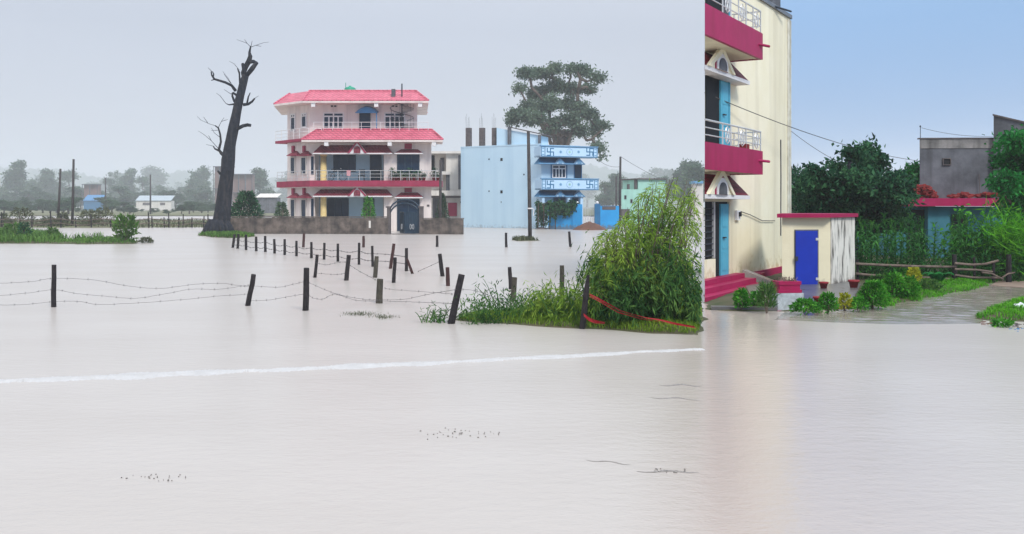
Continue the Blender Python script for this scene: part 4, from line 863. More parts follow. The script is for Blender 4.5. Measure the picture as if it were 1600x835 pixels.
G1 = 'hazy trees along the far bank'; far_list = [(-20, 585, 26, 0), (26, 620, 30, 1), (50, 650, 23, 2), (72, 620, 25, 3), (92, 660, 17, 4), (108, 630, 25.5, 0), (122, 665, 18, 2), (178, 660, 25, 4), (200, 680, 28, 1), (222, 670, 23, 0), (248, 640, 18, 2), (300, 600, 23, 4), (312, 630, 27, 3), (322, 600, 17, 1), (285, 640, 15, 0)]
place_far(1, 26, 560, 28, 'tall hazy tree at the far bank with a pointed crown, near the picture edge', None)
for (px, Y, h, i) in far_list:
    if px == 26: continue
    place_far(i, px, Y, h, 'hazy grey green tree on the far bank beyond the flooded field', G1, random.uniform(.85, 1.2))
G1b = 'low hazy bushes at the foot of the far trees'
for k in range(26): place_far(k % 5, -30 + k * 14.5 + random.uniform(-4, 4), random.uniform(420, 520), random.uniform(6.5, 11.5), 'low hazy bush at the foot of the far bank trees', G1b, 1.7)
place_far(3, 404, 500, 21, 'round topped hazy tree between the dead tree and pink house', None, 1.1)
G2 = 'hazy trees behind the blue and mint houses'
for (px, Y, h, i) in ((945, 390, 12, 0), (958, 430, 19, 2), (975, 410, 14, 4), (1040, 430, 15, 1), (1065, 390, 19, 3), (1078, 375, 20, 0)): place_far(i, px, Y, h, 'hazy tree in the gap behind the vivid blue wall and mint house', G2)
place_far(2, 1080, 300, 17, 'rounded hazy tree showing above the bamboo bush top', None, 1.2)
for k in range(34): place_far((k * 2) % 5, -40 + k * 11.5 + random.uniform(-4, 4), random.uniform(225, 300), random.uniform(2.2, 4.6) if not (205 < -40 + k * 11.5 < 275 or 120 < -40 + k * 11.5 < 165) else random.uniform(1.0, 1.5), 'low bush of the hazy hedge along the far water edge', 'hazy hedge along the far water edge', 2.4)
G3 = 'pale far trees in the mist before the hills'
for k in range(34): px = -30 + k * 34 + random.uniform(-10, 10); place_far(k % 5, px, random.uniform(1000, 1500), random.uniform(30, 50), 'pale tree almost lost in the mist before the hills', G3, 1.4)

# distant huts and unfinished buildings
def hut(name, label, px0, px1, py0, py1, Y, roofm, wallm, rh, openings=(), slope=.5):
    W_ = Wall((fx(px0, Y), Y), (fx(px1, Y), Y)); t = thing(name, label, 'hut', (fx((px0 + px1) / 2, Y), Y, .1)); k = MB(); W_.tbox(k, .2, W_.len - .2, .05, W_.z(py0 + rh, 1), -4, 0); k.build('wall', wallm, t)
    k = MB(); zt, zb = W_.z(py0, 1), W_.z(py0 + rh, 1); k.hexa([W_.pt(0, .5, zb), W_.pt(W_.len, .5, zb), W_.pt(W_.len, -4.4, zt), W_.pt(0, -4.4, zt), W_.pt(0, .5, zb + .1), W_.pt(W_.len, .5, zb + .1), W_.pt(W_.len, -4.4, zt + .1), W_.pt(0, -4.4, zt + .1)]); k.build('roof', roofm, t)
    for (a, b) in openings: k = MB(); W_.box(k, a, py0 + rh + 3, b, py1 - 1, .004, .05); k.build('door', M_['brickcol'], t)
    return t
hut('white_hut', 'long white sheet roofed hut on the far bank', 212, 268, 306, 322, 420, M_['greyroof'], M_['cream'], 8, ((223, 235), (250, 258)))
hut('blue_hut', 'hut with bright blue sheet roof on the far bank', 130, 158, 305, 330, 420, M_['awnblue'], M_['bluedk'], 9)
hut('grey_hut', 'low grey roofed shed in the mist left of the pink house', 400, 434, 303, 330, 260, M_['cream'], M_['greyplaster'], 6)
def frame_building(label, px0, px1, py0, Y, m, floors=2, cols=4):
    W_ = Wall((fx(px0, Y), Y), (fx(px1, Y), Y)); t = thing('unfinished_building', label, 'building', (fx((px0 + px1) / 2, Y), Y, .1)); H = W_.z(py0, 1)
    k = MB(); W_.tbox(k, .3, W_.len - .3, .05, H - .2, -5, -1.5); k.build('wall', m, t)
    for f in range(floors): z = H * (f + 1) / floors; k = MB(); W_.tbox(k, 0, W_.len, z - .3, z, -5.2, .3); k.build('floor_slab', M_['greyplaster'], t)
    for c in range(cols): x = W_.len * c / (cols - 1); k = MB(); W_.tbox(k, max(.05, x - .2), min(W_.len - .05, x + .2), .05, H - .31, -.4, .0); k.build('column', M_['greyplaster'], t)
    return t
frame_building('brick red unfinished building behind the dead tree trunk', 333, 362, 260, 420, M_['brickfar']); frame_building('lower unfinished building right of the dead tree', 362, 394, 272, 400, M_['brickfar'])
frame_building('small unfinished brick frame above the blue roofed hut', 128, 152, 288, 450, M_['brickfar'], 2, 3)

# ------------------------------------------------------------------ flooded field strip, weed islands, rail fence
bank('field_strip', [[(fx(-140, 92), 92), (fx(326, 92), 92), (fx(330, 138), 138), (fx(-140, 138), 138)]], 1.6, .10, .05, M_['field'], 'half flooded strip of dull field grass', amp=.9, fs=.35)
n = 9000; Y_ = RNG.uniform(92, 136, n); px_ = RNG.uniform(-60, 330, n); C = np.stack([(px_ - CX) / F * Y_, Y_, np.full(n, .02)], 1); k_ = (np.sin(C[:, 0] * .5) + np.sin(C[:, 1] * .7 + C[:, 0] * .2) + RNG.normal(0, .7, n)) > -.1
V, Fc = blades(C[k_], RNG.uniform(.15, .55, k_.sum()), .09, .5, .6); tag(link('field_weeds', np_mesh('field_weeds', V, Fc), M_['L_dull']), 'dull weeds standing in the flooded field strip', 'weeds', kind='stuff')
for i, (px, h, w) in enumerate(((2, 1.6, 2.4), (34, 2.2, 3.2), (75, 1.2, 2.5), (98, 1.6, 1.6), (138, 1.9, 2.6), (162, 2.2, 3.0))): shrub('field_bush', ORD[i] + ' dull low bush from the left along the flooded field fence', px, 94.5, -.1, h * .9, w * .9, M_['L_dull'], 420, .3, .3, 'dull bushes along the field fence')
RF = 'stakes of the far field rail fence'
for i, (px, h) in enumerate(((3, 1.5), (50, 1.2), (80, 1.6), (95, 1.3), (119, 1.0), (143, 1.3), (172, .9), (233, 1.5), (238, 1.1), (257, 1.0), (264, 1.4), (279, 1.0), (286, 1.3), (300, 1.0), (318, 1.1), (325, 1.3))):
    Y = 92.5 + random.uniform(-.3, .3); x = fx(px, Y); k = MB(); lx = random.uniform(-.1, .1); k.tube([(x, Y, -.3), (x + lx * .5, Y, h * .5), (x + lx, Y, h)], [.07, .065, .055], 6, jit=.1); tag(k.build('fence_stake', M_['wood']), ORD[i] + ' thin stake from the left in the rail fence along the flooded field', 'stake', RF)
for z0, lab in ((.35, 'lower'), (.75, 'upper')):
    for a in range(0, 330, 55):
        k = MB(); k.tube([(fx(a + 55 * f - 1, 92.3), 92.3, z0 + .12 * math.sin(f * 5 + a)) for f in (0, .25, .5, .75, 1)], .04, 5, jit=.1); tag(k.build('fence_rail', M_['polewood']), ORD[a // 55] + ' crooked %s rail from the left of the fence along the flooded field' % lab, 'rail', '%s rails of the far field fence' % lab)
isl = bank('weed_island', [px_poly([(-40, 381), (60, 381), (130, 382), (212, 381.5), (216, 377), (180, 373), (140, 374), (100, 377), (92, 370), (40, 365), (-40, 364)])], .25, .09, .2, M_['ground'], 'narrow weedy island in the flood water')
P_ = scatter(isl, 30000, .02); hh = np.where(P_[:, 0] < fx(92, 55), RNG.uniform(.12, .6, len(P_)), RNG.uniform(.05, .2, len(P_)))
V, Fc = blades(P_, hh, .05, .5, .7); tag(link('island_weeds', np_mesh('island_weeds', V, Fc), M_['L_isl']), 'green weeds covering the narrow island', 'weeds', kind='stuff')
shrub('island_shrub', 'bright green shrub at the end of the weedy island', 196, 54, 0, 1.5, 1.05, M_['L_isl'], 420, .3, -.5, None, .4, 1.1)
shrub('island_shrub', 'dark weedy clump on the left end of the island', 22, 58, 0, 1.0, 2.2, M_['L_isl'], 600, .2, .3); shrub('island_shrub', 'small dark plant in the middle of the left island', 38, 57.5, 0, 1.1, .8, M_['L_dark'], 260, .2, .2); shrub('island_shrub', 'low dark clump of weeds at the island inlet', 82, 57, 0, .75, 1.0, M_['L_isl'], 260, .2, .3)
shrub('island_shrub', 'isolated brown weed tuft off the island tip', 228, 54.2, -.05, .32, .9, M_['L_dull'], 260, .16, .3)

# ------------------------------------------------------------------ leaning dead tree
YD = 70.0; sD = YD / F; D_ = lambda x, y, dy=0: at(x, y, YD + dy)
t = thing('dead_tree', 'tall bare leaning dead tree beside the grey wall', 'tree', D_(343, 366))
m_ = MB(); prof = [(341, 372, 18), (342, 366, 16.5), (344, 355, 14.2), (346.5, 340, 12.6), (349, 320, 11.3), (352, 295, 10.6), (354.5, 270, 10.2), (356.5, 250, 10), (360, 225, 8.7), (365, 200, 7.8), (369, 180, 7.2), (372.5, 160, 6.6), (377, 142, 6.3), (380.5, 128, 6), (384, 118, 5.2)]
m_.tube([D_(x, y, .12 * math.sin(y * .2)) for x, y, r in prof], [r * sD for x, y, r in prof], 20, jit=.09); m_.build('trunk', M_['bark'], t, True)
def limb(pts, nm='branch', n=7): k = MB(); k.tube([D_(x, y, d) for x, y, r, d in pts], [r * sD for x, y, r, d in pts], n, jit=.07); return k.build(nm, M_['bark'], t, True)
limb([(383, 126, 4, 0), (380.5, 114, 4, .1), (384, 105, 4, .2), (389, 96, 4.2, .1), (391, 88, 3.4, 0), (390, 82, 2, 0), (391, 76, 1.4, 0), (392, 72, .8, 0)])
limb([(386, 118, 3.6, 0), (394, 108, 3.8, -.1), (399, 101, 3.4, -.1), (402, 98, 2.4, 0)]); limb([(391, 97, 3, 0), (396, 96.5, 3, 0), (400, 99, 2.8, 0)])
limb([(384, 122, 2.5, 0), (381, 110, 2.8, 0), (379.5, 101, 2.6, 0), (379, 99, 2, 0)])
limb([(368, 142, 2.6, 0), (362, 134, 2.2, .1), (352, 129, 2, .1), (342, 126, 1.9, 0), (335, 124, 1.7, 0), (331, 118, 1.3, 0), (330, 112, .9, 0)]); limb([(333, 122, 1.2, 0), (334, 116, 1, 0), (332, 112, .6, 0)]); limb([(336, 124, 1, 0), (330, 126, .6, 0)])
limb([(376, 148, 2, 0), (374, 113, 1.2, .1), (372, 110, 1, 0)]); limb([(374, 116, 1, 0), (371, 107, .7, 0)])
limb([(372, 165, 2.6, 0), (366, 158, 2, 0), (363, 150, 1.6, 0), (364, 146, 1, 0)]); limb([(366, 163, 1.6, 0), (358, 164, 1, 0), (353, 162, .5, 0)]); limb([(371, 150, 2, 0), (364, 145, 1.6, 0), (362, 147, 1, 0)])
limb([(380, 164, 2.6, 0), (388, 163, 2.2, 0), (394, 159, 1.8, 0), (398, 154, 1.2, 0)]); limb([(386, 163, 1.6, 0), (388, 152, 1.2, 0), (391, 145, .7, 0)])
limb([(372, 201, 3, 0), (380, 197, 2.9, 0), (387, 195.5, 2.8, 0), (392, 196.5, 2.4, 0)])
limb([(352, 246, 2.8, 0), (346, 240, 2.6, .1), (342, 234, 2.2, .1), (345, 222, 1.7, 0), (344, 210, 1.5, 0), (341, 200, 1.2, 0), (336, 196.5, .9, 0)]); limb([(343, 236, 1.8, 0), (336, 233, 1.3, 0), (333, 229, .6, 0)])
limb([(345, 272, 2.4, 0), (341, 268, 1.6, 0), (340, 267, 1, 0)])
tw = MB()
def twig(pts, r=.35): tw.tube([D_(x, y, random.uniform(-.15, .15)) for x, y in pts], [max(.15, r * (1 - .7 * i / len(pts))) * sD for i in range(len(pts))], 4)
for pts in ([(392, 74), (386, 68), (378, 65), (370, 62)], [(386, 68), (382, 62)], [(392, 74), (400, 71), (412, 67), (420, 66)], [(400, 71), (408, 73)], [(392, 74), (394, 64)], [(337, 197), (325, 193), (314, 188), (308, 182)], [(325, 193), (318, 183)], [(341, 200), (346, 190), (350, 184)], [(346, 190), (356, 187)], [(341, 232), (330, 220), (318, 210), (310, 205)], [(330, 220), (326, 212)], [(335, 229), (322, 226)], [(331, 112), (325, 106)], [(368, 142), (356, 122), (348, 112)], [(360, 130), (350, 116)], [(374, 110), (366, 100), (358, 96)], [(353, 162), (344, 150), (338, 146)], [(398, 154), (404, 150)], [(362, 148), (350, 140)], [(340, 204), (330, 204)], [(344, 215), (335, 208), (330, 200)]): twig(pts, .5)
tw.build('twigs', M_['bark'], t)
for k in range(7):
    a = R(200 + k * 25); q = D_(342, 364); m_ = MB(); m_.tube([q + Vector((math.cos(a) * .5, math.sin(a) * .5, .9)), q + Vector((math.cos(a) * .85, math.sin(a) * .8, .3)), q + Vector((math.cos(a) * 1.1, math.sin(a) * 1.1, -.2))], [.25, .26, .2], 7, jit=.1); m_.build('root_flare', M_['bark'], t, True)
isl2 = bank('tree_mound', [px_poly([(306, 368), (330, 371), (355, 372.5), (385, 371.5), (400, 369.5), (372, 366), (330, 366)])], .2, .12, .2, M_['ground'], 'small grassy mound at the dead tree foot')
P_ = scatter(isl2, 6000, .02); V, Fc = blades(P_, RNG.uniform(.08, .3, len(P_)), .05, .5, .7); tag(link('mound_grass', np_mesh('mound_grass', V, Fc), M_['L_isl']), 'grass on the mound at the dead tree foot', 'grass', kind='stuff')
isl3 = bank('pole_mound', [px_poly([(797, 375.3), (812, 377), (842, 376.4), (830, 374.2), (805, 374)])], .15, .06, .2, M_['ground'], 'small muddy hump at the leaning pole foot')
P_ = scatter(isl3, 1500, .015); V, Fc = blades(P_, RNG.uniform(.05, .3, len(P_)), .04, .5, .7); tag(link('pole_grass', np_mesh('pole_grass', V, Fc), M_['L_dull']), 'sparse grass at the leaning pole foot', 'grass', kind='stuff')
# ------------------------------------------------------------------ fence posts standing in the flood
def post(xt, yt, xb, yb, w, label, m='wood', group=None, name='fence_post', point=False):
    Y = wy(yb); b = onw(xb, yb); a = at(xt, yt, Y - (yb - yt) * Y / F * .08 * math.sin(xt)); dz = (a - b) / max(.1, a.z); r = w / 2 * Y / F
    k = MB(); pts = [b - dz * .45, b - dz * .02, b.lerp(a, .35) + Vector((random.uniform(-.006, .006), 0, 0)), b.lerp(a, .7) + Vector((random.uniform(-.006, .006), 0, 0)), a]
    k.tube(pts, [r * 1.05, r * 1.04, r, r * .97, r * (.4 if point else .92)], 9, jit=.07)
    o = k.build(name, M_[m], smooth=False, loc=b); tag(o, label, 'post', group); return a, b
posts = {}
posts['f0'] = post(84.5, 414, 84, 480, 7.5, 'lone thick dark post at the left end of the wire fence')
posts['f1'] = post(396.5, 429, 387, 478, 8, 'leaning dark post second from the left along the near wire fence')
posts['f2'] = post(479, 419, 477.5, 485.5, 9.5, 'upright dark post with the sagging wires left of the short stump')
posts['f3'] = post(594, 436, 592.5, 474, 10.5, 'short thick brown stump post in the near wire fence', 'woodgrey')
posts['f4'] = post(721.5, 429, 705, 506, 11, 'thickest leaning dark post at the edge of the weeds')
posts['f5'] = post(919.5, 430, 910, 514, 9.5, 'pointed dark post in the grass before the bamboo bush', point=True)
posts['g0'] = post(699, 418, 700, 447, 6.5, 'short reddish post left of the thick leaning post', 'woodred')
posts['g1'] = post(687, 397, 691.5, 432, 6.3, 'tilted dark post behind the short reddish post')
posts['g2'] = post(796, 417.5, 798, 452, 6.5, 'thin dark post just behind the mossy stump')
posts['g3'] = post(804, 433.5, 801.5, 471, 8.5, 'mossy grey stump standing among thin canes', 'woodgrey')
posts['g4'] = post(878, 415, 878, 482, 8, 'post overgrown with leaves left of the bamboo bush', 'woodgrey')
posts['m0'] = post(495.6, 398, 492, 434, 5, 'thin leaning dark post above the upright near post')
posts['m1'] = post(545, 398.7, 541, 438.5, 7, 'dark post in the middle of the second wire fence row')
posts['m2'] = post(588.7, 400.6, 586, 434, 7, 'weathered grey post in the second wire fence row', 'woodgrey')
posts['m3'] = post(617.4, 402.7, 615, 442, 6, 'dark post right of the weathered grey post')
posts['m4'] = post(615.5, 381, 610, 420, 5.2, 'tilted brown post behind the second wire fence row', 'woodred')
posts['m5'] = post(635, 388, 635, 424, 5.2, 'dark post propped by a slanting brace')
posts['m6'] = post(636, 405, 644.5, 428, 4.2, 'slanting brace leaning against a dark post', 'woodred', name='fence_brace')
row = [(366.6, 366.6, 363.8, 387.3), (372.5, 366, 371.4, 388.7), (384.4, 367, 384.4, 390.9), (400.3, 370, 400.3, 392.8), (414.3, 369, 414.6, 394), (428.6, 373.8, 429, 396.3), (444.7, 374, 444.7, 398.7), (463.3, 376.6, 463.3, 400.6), (486.5, 378.5, 486.5, 403.7), (507, 379.7, 506.5, 405.8), (528, 381, 528, 409), (561, 379.7, 561, 413.7), (581.6, 384.4, 582.3, 417)]
rowp = [post(a, b, c, d, 4.1, ORD[i] + ' slim dark post from the dead tree in the receding wire fence row', group='receding row of slim fence posts') for i, (a, b, c, d) in enumerate(row)]
for (a, b, c, d, lab) in ((475, 365, 474, 386.8, 'lone brown post in front of the long grey wall'), (568, 369, 568, 386.8, 'lone brown post before the grey wall near its gate'), (683, 368.5, 683, 386, 'lone dark post before the short grey wall'), (790.6, 364, 791, 386.6, 'lone dark post left of the tall leaning pole'), (889.3, 362, 891.4, 386, 'lone dark post before the vivid blue wall')): post(a, b, c, d, 4.2, lab, 'woodred' if 'brown' in lab else 'wood')
def wire(ctrl, label, r=.004, barbs=True, depth=None):
    """ctrl: pixel points with the distance of each; a strand strung from post to post"""
    k = MB(); P = [at(x, y, d) for x, y, d in ctrl]; pts = []
    for i in range(len(P) - 1):
        p0, p1, p2, p3 = P[max(i - 1, 0)], P[i], P[i + 1], P[min(i + 2, len(P) - 1)]
        for j in range(8):
            f = j / 8; pts.append(.5 * ((2 * p1) + (p2 - p0) * f + (2 * p0 - 5 * p1 + 4 * p2 - p3) * f * f + (3 * p1 - p0 - 3 * p2 + p3) * f ** 3) + Vector((0, 0, random.uniform(-.004, .004))))
    pts.append(P[-1]); k.tube(pts, r, 4); o = k.build('wire_strand', M_['wire']); tag(o, label, 'wire')
    if barbs:
        b = MB()
        for i in range(3, len(pts), 4):
            q = pts[i]; b.tube([q + Vector((-.01, 0, .025)), q + Vector((.01, 0, -.025))], r * .5, 3); b.tube([q + Vector((.012, .01, .022)), q + Vector((-.012, -.01, -.02))], r * .6, 3)
        b.build('barbs', M_['wire'], o)
    return o
d0, d1, d2, d3, d4 = [posts[k][1].y for k in ('f0', 'f1', 'f2', 'f3', 'f4')]
mid = lambda a, b, f=.5: a + (b - a) * f
wire([(-30, 443, d0), (0, 443, d0), (50, 440, d0), (84, 435.5, d0), (145, 437.5, d0), (200, 447, d0 - .1), (250, 451, d0), (300, 445, d0), (345, 443, mid(d0, d1, .8)), (386, 448, d1), (394, 444, d1)], 'uppermost sagging wire between the lone left post and leaning post')
wire([(-30, 463, d0), (0, 462, d0), (45, 458, d0), (84, 453, d0), (120, 459, d0), (165, 463, d0), (210, 466.5, d0), (255, 460, d0), (300, 452, d0), (340, 452.5, d1), (380, 447, d1), (394, 446, d1)], 'middle sagging wire between the lone left post and leaning post')
wire([(-30, 476, d0), (30, 476.5, d0), (84, 471.5, d0), (125, 471.5, d0), (155, 476, d0), (225, 473, d0), (290, 468, d0), (340, 463, d1), (386, 460, d1), (392, 458, d1)], 'lowest sagging wire between the lone left post and leaning post')
wire([(396, 447, d1), (435, 449, d1), (460, 444, d2), (477, 440.5, d2), (485, 443, d2), (510, 454, d2), (530, 461, d2), (560, 470, d3), (592, 470.5, d3 - .3), (640, 472, d3 - .3), (680, 473.5, d4), (707, 474.5, d4)], 'wire dipping from the upright dark post past the stump to the thick post')
wire([(392, 470, d1), (420, 469, d1), (450, 464, d2), (477, 460, d2), (490, 466, d2), (505, 467.5, d2), (522, 460, d2), (545, 464, d3), (570, 468, d3), (592, 468.5, d3 - .3), (630, 468, d3), (670, 460, d4), (714, 452, d4)], 'wire rising from the leaning post over the stump to the thick post')
wire([(714, 452, d4), (745, 455, d4), (775, 466, d4), (800, 468, d4 + 2), (840, 474, d4 + 2)], 'wire running from the thick post into the weeds')
wire([(600, 450, d3), (612, 452.5, d3), (660, 456, d3), (700, 459, d3), (707, 460, d4)], 'thin wire between the stump and the thick leaning post', .004)
dm = posts['m1'][1].y
wire([(494, 411, posts['m0'][1].y), (510, 414, dm), (525, 411, dm), (541, 410, dm), (549, 416, dm), (565, 426, dm), (588, 438, dm - 2)], 'upper wire of the second fence row', .006); wire([(494, 427, posts['m0'][1].y), (520, 429, dm), (535, 428, dm), (543, 425, dm)], 'lower wire of the second fence row', .006)
dq = posts['m5'][1].y; wire([(636, 422, dq), (648, 426, dq), (665, 419, mid(dq, posts['g1'][1].y)), (687, 409, posts['g1'][1].y)], 'wire from the braced post up to the tilted dark post', .006)
for f, lab in ((.62, 'upper'), (.28, 'lower')):
    c = []
    for i, (a, b) in enumerate(rowp):
        q = b.lerp(a, f); pxq = CX + q.x / q.y * F; pyq = HY + (CH - q.z) / q.y * F
        if i:
            pq = c[-1]; c.append(((pq[0] + pxq) / 2, (pq[1] + pyq) / 2 + 1.6 * random.uniform(.6, 1.6), (pq[2] + q.y) / 2))
        c.append((pxq, pyq, q.y))
    c.append((605, c[-1][1] + 1, c[-1][2])); c.append((635, c[-1][1] + 4, posts['m5'][1].y))
    wire(c, '%s wire strung along the receding row of slim posts' % lab, .011)

# ------------------------------------------------------------------ white line of broken water over the road edge
n = 900; V = []; rg = np.random.default_rng(5); ks = rg.uniform(0, 6.28, 8)
x0_, x1_ = onw(-40, 600), onw(1099, 546.5)
P0 = np.array(x0_); P1 = np.array(x1_); dd = (P1 - P0) / np.linalg.norm(P1 - P0); nn = np.array([-dd[1], dd[0], 0]); T_ = np.linspace(0, 1, n); Lg = np.linalg.norm(P1 - P0); prof = [(-1, -.01), (-.65, .3), (-.25, .85), (.1, 1), (.5, .7), (.8, .3), (1, -.01)]
s = T_ * Lg; ctr = P0 + np.outer(s, dd) + np.outer(.05 * np.sin(s * .7 + 1) + .02 * np.sin(s * 3.1) + .01 * np.sin(s * 9), nn); hgt = .02 * (1 + .25 * np.sin(s * 7 + ks[0]) + .2 * np.sin(s * 17 + ks[1]) + rg.normal(0, .12, n)); wid = .19 * (1 + .3 * np.sin(s * 2.3 + ks[2]) + .3 * np.sin(s * 7 + ks[3]) + np.clip(rg.normal(0, .14, n), -.25, .3)) * (1 - .45 * T_)
hgt *= (1 - .35 * T_)
for (u, h) in prof: V.append(ctr + nn * (u * wid)[:, None] + np.array([0, 0, 1]) * (h * hgt * rg.uniform(.85, 1.15, n))[:, None])
V = np.stack(V, 1).reshape(-1, 3); k = len(prof); i = np.arange(n - 1); Fc = np.concatenate([np.stack([i * k + j, (i + 1) * k + j, (i + 1) * k + j + 1, i * k + j + 1], 1) for j in range(k - 1)])
tag(link('foam_line', np_mesh('foam_line', V, Fc), M_['foam'], smooth=True), 'long white foaming line of water crossing the flood', 'foam', kind='stuff')

# drawn ripple lines and drifting bits on the water
M_['scumspeck'] = mat('drifting_speck', (.26, .24, .22), (.15, .14, .13), 30, .7)
def speck_ripple(px, py, wpx, hpx, n, label, m, seed, rs=.02):
    rg = random.Random(seed); k = MB()
    for _ in range(n):
        a = max(-.5, min(.5, rg.gauss(0, .26))); b = rg.gauss(0, .3); q = onw(px + a * wpx, py + b * hpx); r = rg.uniform(.3, 1.2) * rs; k.box((q.x, q.y, .004), (r * rg.uniform(2, 6), r * 1.3, .01), rg.uniform(-.5, .5))
    return tag(k.build('floating_debris', m), label, 'debris', kind='stuff')
speck_ripple(715, 678, 130, 12, 42, 'patch of specks drifting on the open water, middle foreground', M_['scumspeck'], 1, .003); speck_ripple(240, 747, 100, 9, 26, 'patch of specks drifting on the water, bottom left', M_['scumspeck'], 2, .0028)
speck_ripple(1040, 737, 60, 5, 22, 'line of specks drifting on the water below the foam, bottom', M_['scumspeck'], 3, .003)
def ripple_strip(px0, py0, px1, py1, w, label):
    k = MB(); n = 24; V = []
    for i in range(n + 1):
        f = i / n; q = onw(px0 + (px1 - px0) * f, py0 + (py1 - py0) * f + 1.2 * math.sin(f * 9)); ww = w * math.sin(math.pi * min(1, f + .02)) * random.uniform(.5, 1.2) + .002; V += [(q.x, q.y - ww, .002), (q.x, q.y, .002 + min(.02, ww * .35)), (q.x, q.y + ww, .002)]
    k.add(V, [(3 * i + j, 3 * i + 3 + j, 3 * i + 4 + j, 3 * i + 1 + j) for i in range(n) for j in range(2)]); return tag(k.build('scum_line', M_['scum'], smooth=True), label, 'scum line', kind='stuff')
M_['scum'] = mat('floating_twig_scum', (.30, .275, .25), (.2, .18, .165), 30, .5)  # dark look of thin ripples, put in as colour on strips
for i, a in enumerate(((1015, 621.5, 1096, 625, .02, 'dark scum line right of the open water below the foam'), (915, 719, 985, 726, .012, 'faint scum line low on the water'), (995, 737, 1092, 738, .02, 'dark scum line near the bottom edge'), (1030, 602, 1097, 603, .03, 'dark ripple line under the grass bank'))): ripple_strip(*a)

# ------------------------------------------------------------------ grass bank and bamboo-like bush
UL_ = .1990
bk = bank('grass_bank', [px_poly([(700, 500), (735, 504.5), (800, 507.5), (860, 511), (920, 515), (985, 519), (1040, 522), (1098, 525), (1098, 480), (1040, 470), (930, 475), (830, 488), (740, 496)])], .1, .10, .35, M_['ground'], 'grassy bank edge below the bamboo bush')
P_ = scatter(bk, 52000, .015); P_ = P_[(P_[:, 0] < UL_ * P_[:, 1] - .06)]
frt = P_[:, 1] < 3150 / (505 - 322); hh = RNG.uniform(.04, .12, len(P_)); V, Fc = blades(P_, hh, .011, .5, .8); V, ok = clip_u(V, Fc, 6, UL_); n_ = ok.sum(); b_ = np.arange(n_)[:, None] * 6
M_['L_bankgrass'] = leafmat('bank_grass_blade', (.06, .14, .012), (.15, .27, .02), (.30, .42, .05), 1.2, .3)
tag(link('bank_grass', np_mesh('bank_grass', V, np.concatenate([b_ + [0, 1, 2, 3], b_ + [3, 2, 4, 5]])), M_['L_bankgrass']), 'yellowish green grass on the bank below the bamboo bush', 'grass', kind='stuff')

def cane_bush(name, label, canes, lm, nl, Ls, Ws, seed, per=None, cat='bush', stemm=None, umax=UL_, loc=None, droop=.9, spread=.05, sprays=0, sprl=.32):
    """canes: (px,py base, px,py tip, distance): each cane arches over and carries drooping narrow leaves"""
    rg = random.Random(seed); sm = MB(); Cs = []; Ds = []; first = None
    for (xb, yb, xt, yt, Yt) in canes:
        b = onw(xb, yb); b.z = -.02; t_ = at(xt, yt, Yt); c1 = b.lerp(t_, .5) + Vector((0, 0, .32 * (t_ - b).length * rg.uniform(.5, 1)))
        if first is None: first = b.copy()
        pts = [(1 - f) ** 2 * b + 2 * f * (1 - f) * c1 + f * f * t_ for f in [i / 9 for i in range(10)]]
        pts = [q for q in pts if q.x < umax * q.y - .02]
        if len(pts) > 2: sm.tube(pts, [.012 * (1 - .85 * i / len(pts)) + .002 for i in range(len(pts))], 4)
        for _ in range(sprays):     # drooping side sprays with paired leaflets
            f = rg.uniform(.35, 1); q = (1 - f) ** 2 * b + 2 * f * (1 - f) * c1 + f * f * t_; a = rg.uniform(0, 6.28); hd = Vector((math.cos(a), math.sin(a), 0)); Lq = sprl * rg.uniform(.6, 1.3); up_ = rg.uniform(.1, .6); dr = rg.uniform(.7, 1.3); sp2 = [q + hd * Lq * s_ * .8 + Vector((0, 0, Lq * (up_ * s_ - dr * s_ * s_))) for s_ in [j / 6 for j in range(7)]]
            for j in range(1, 7):
                tg = (sp2[j] - sp2[j - 1]).normalized(); sd3 = tg.cross(Vector((0, 0, 1)))
                for sg in (-1, 1): d_ = tg + sd3 * sg * rg.uniform(.4, .9) + Vector((0, 0, rg.uniform(-.5, .1))); Cs.append(tuple(sp2[j] + sd3 * sg * .004)); Ds.append(tuple(d_))
        for _ in range(nl):
            f = rg.random() ** .7 * .85 + .15; q = (1 - f) ** 2 * b + 2 * f * (1 - f) * c1 + f * f * t_; s_ = spread * (1.5 + 2 * f)
            Cs.append((q.x + rg.gauss(0, s_), q.y + rg.gauss(0, s_), max(.03, q.z + rg.gauss(0, s_)))); h = (t_ - b); a = rg.uniform(0, 6.28); Ds.append((h.x * .5 + math.cos(a) * .8, h.y * .5 + math.sin(a) * .8, rg.gauss(-droop, .5)))
    C = np.array(Cs); D = np.array(Ds); n = len(C); V, Fc = leaf_quads(C, D, Ls * RNG.uniform(.6, 1.3, n), Ws * RNG.uniform(.7, 1.3, n), .4); V, ok = clip_u(V, Fc, 4, umax); V[:, 2] = np.maximum(V[:, 2], .005)
    t = thing(name, label, cat, first); o = np.array(first); link('foliage', np_mesh('foliage', V - o, np.arange(len(V)).reshape(-1, 4)), lm, t); sm.build('stem', stemm or M_['L_darkb'], t); return t
rg = random.Random(3); canes = []
def edge_y(x):      # upper outline of the bush in the photograph
    pts = [(925, 425), (940, 372), (965, 345), (990, 312), (1010, 290), (1030, 282), (1050, 276), (1075, 280), (1098, 284)]
    for (a, b), (c, d) in zip(pts, pts[1:]):
        if a <= x <= c: return b + (d - b) * (x - a) / (c - a)
    return 400
for k in range(205):
    xt = rg.uniform(928, 1097); ty = edge_y(xt); yt = ty + (495 - ty) * rg.random() ** 1.5; Yb = rg.uniform(16.8, 17.9); xb = 1000 + (xt - 1010) * .55 + rg.gauss(0, 22); xb = min(1092, max(945, xb))
    canes.append((xb, HY + 3150 / Yb, xt, min(yt, 455), Yb + rg.gauss(-.1, .4)))
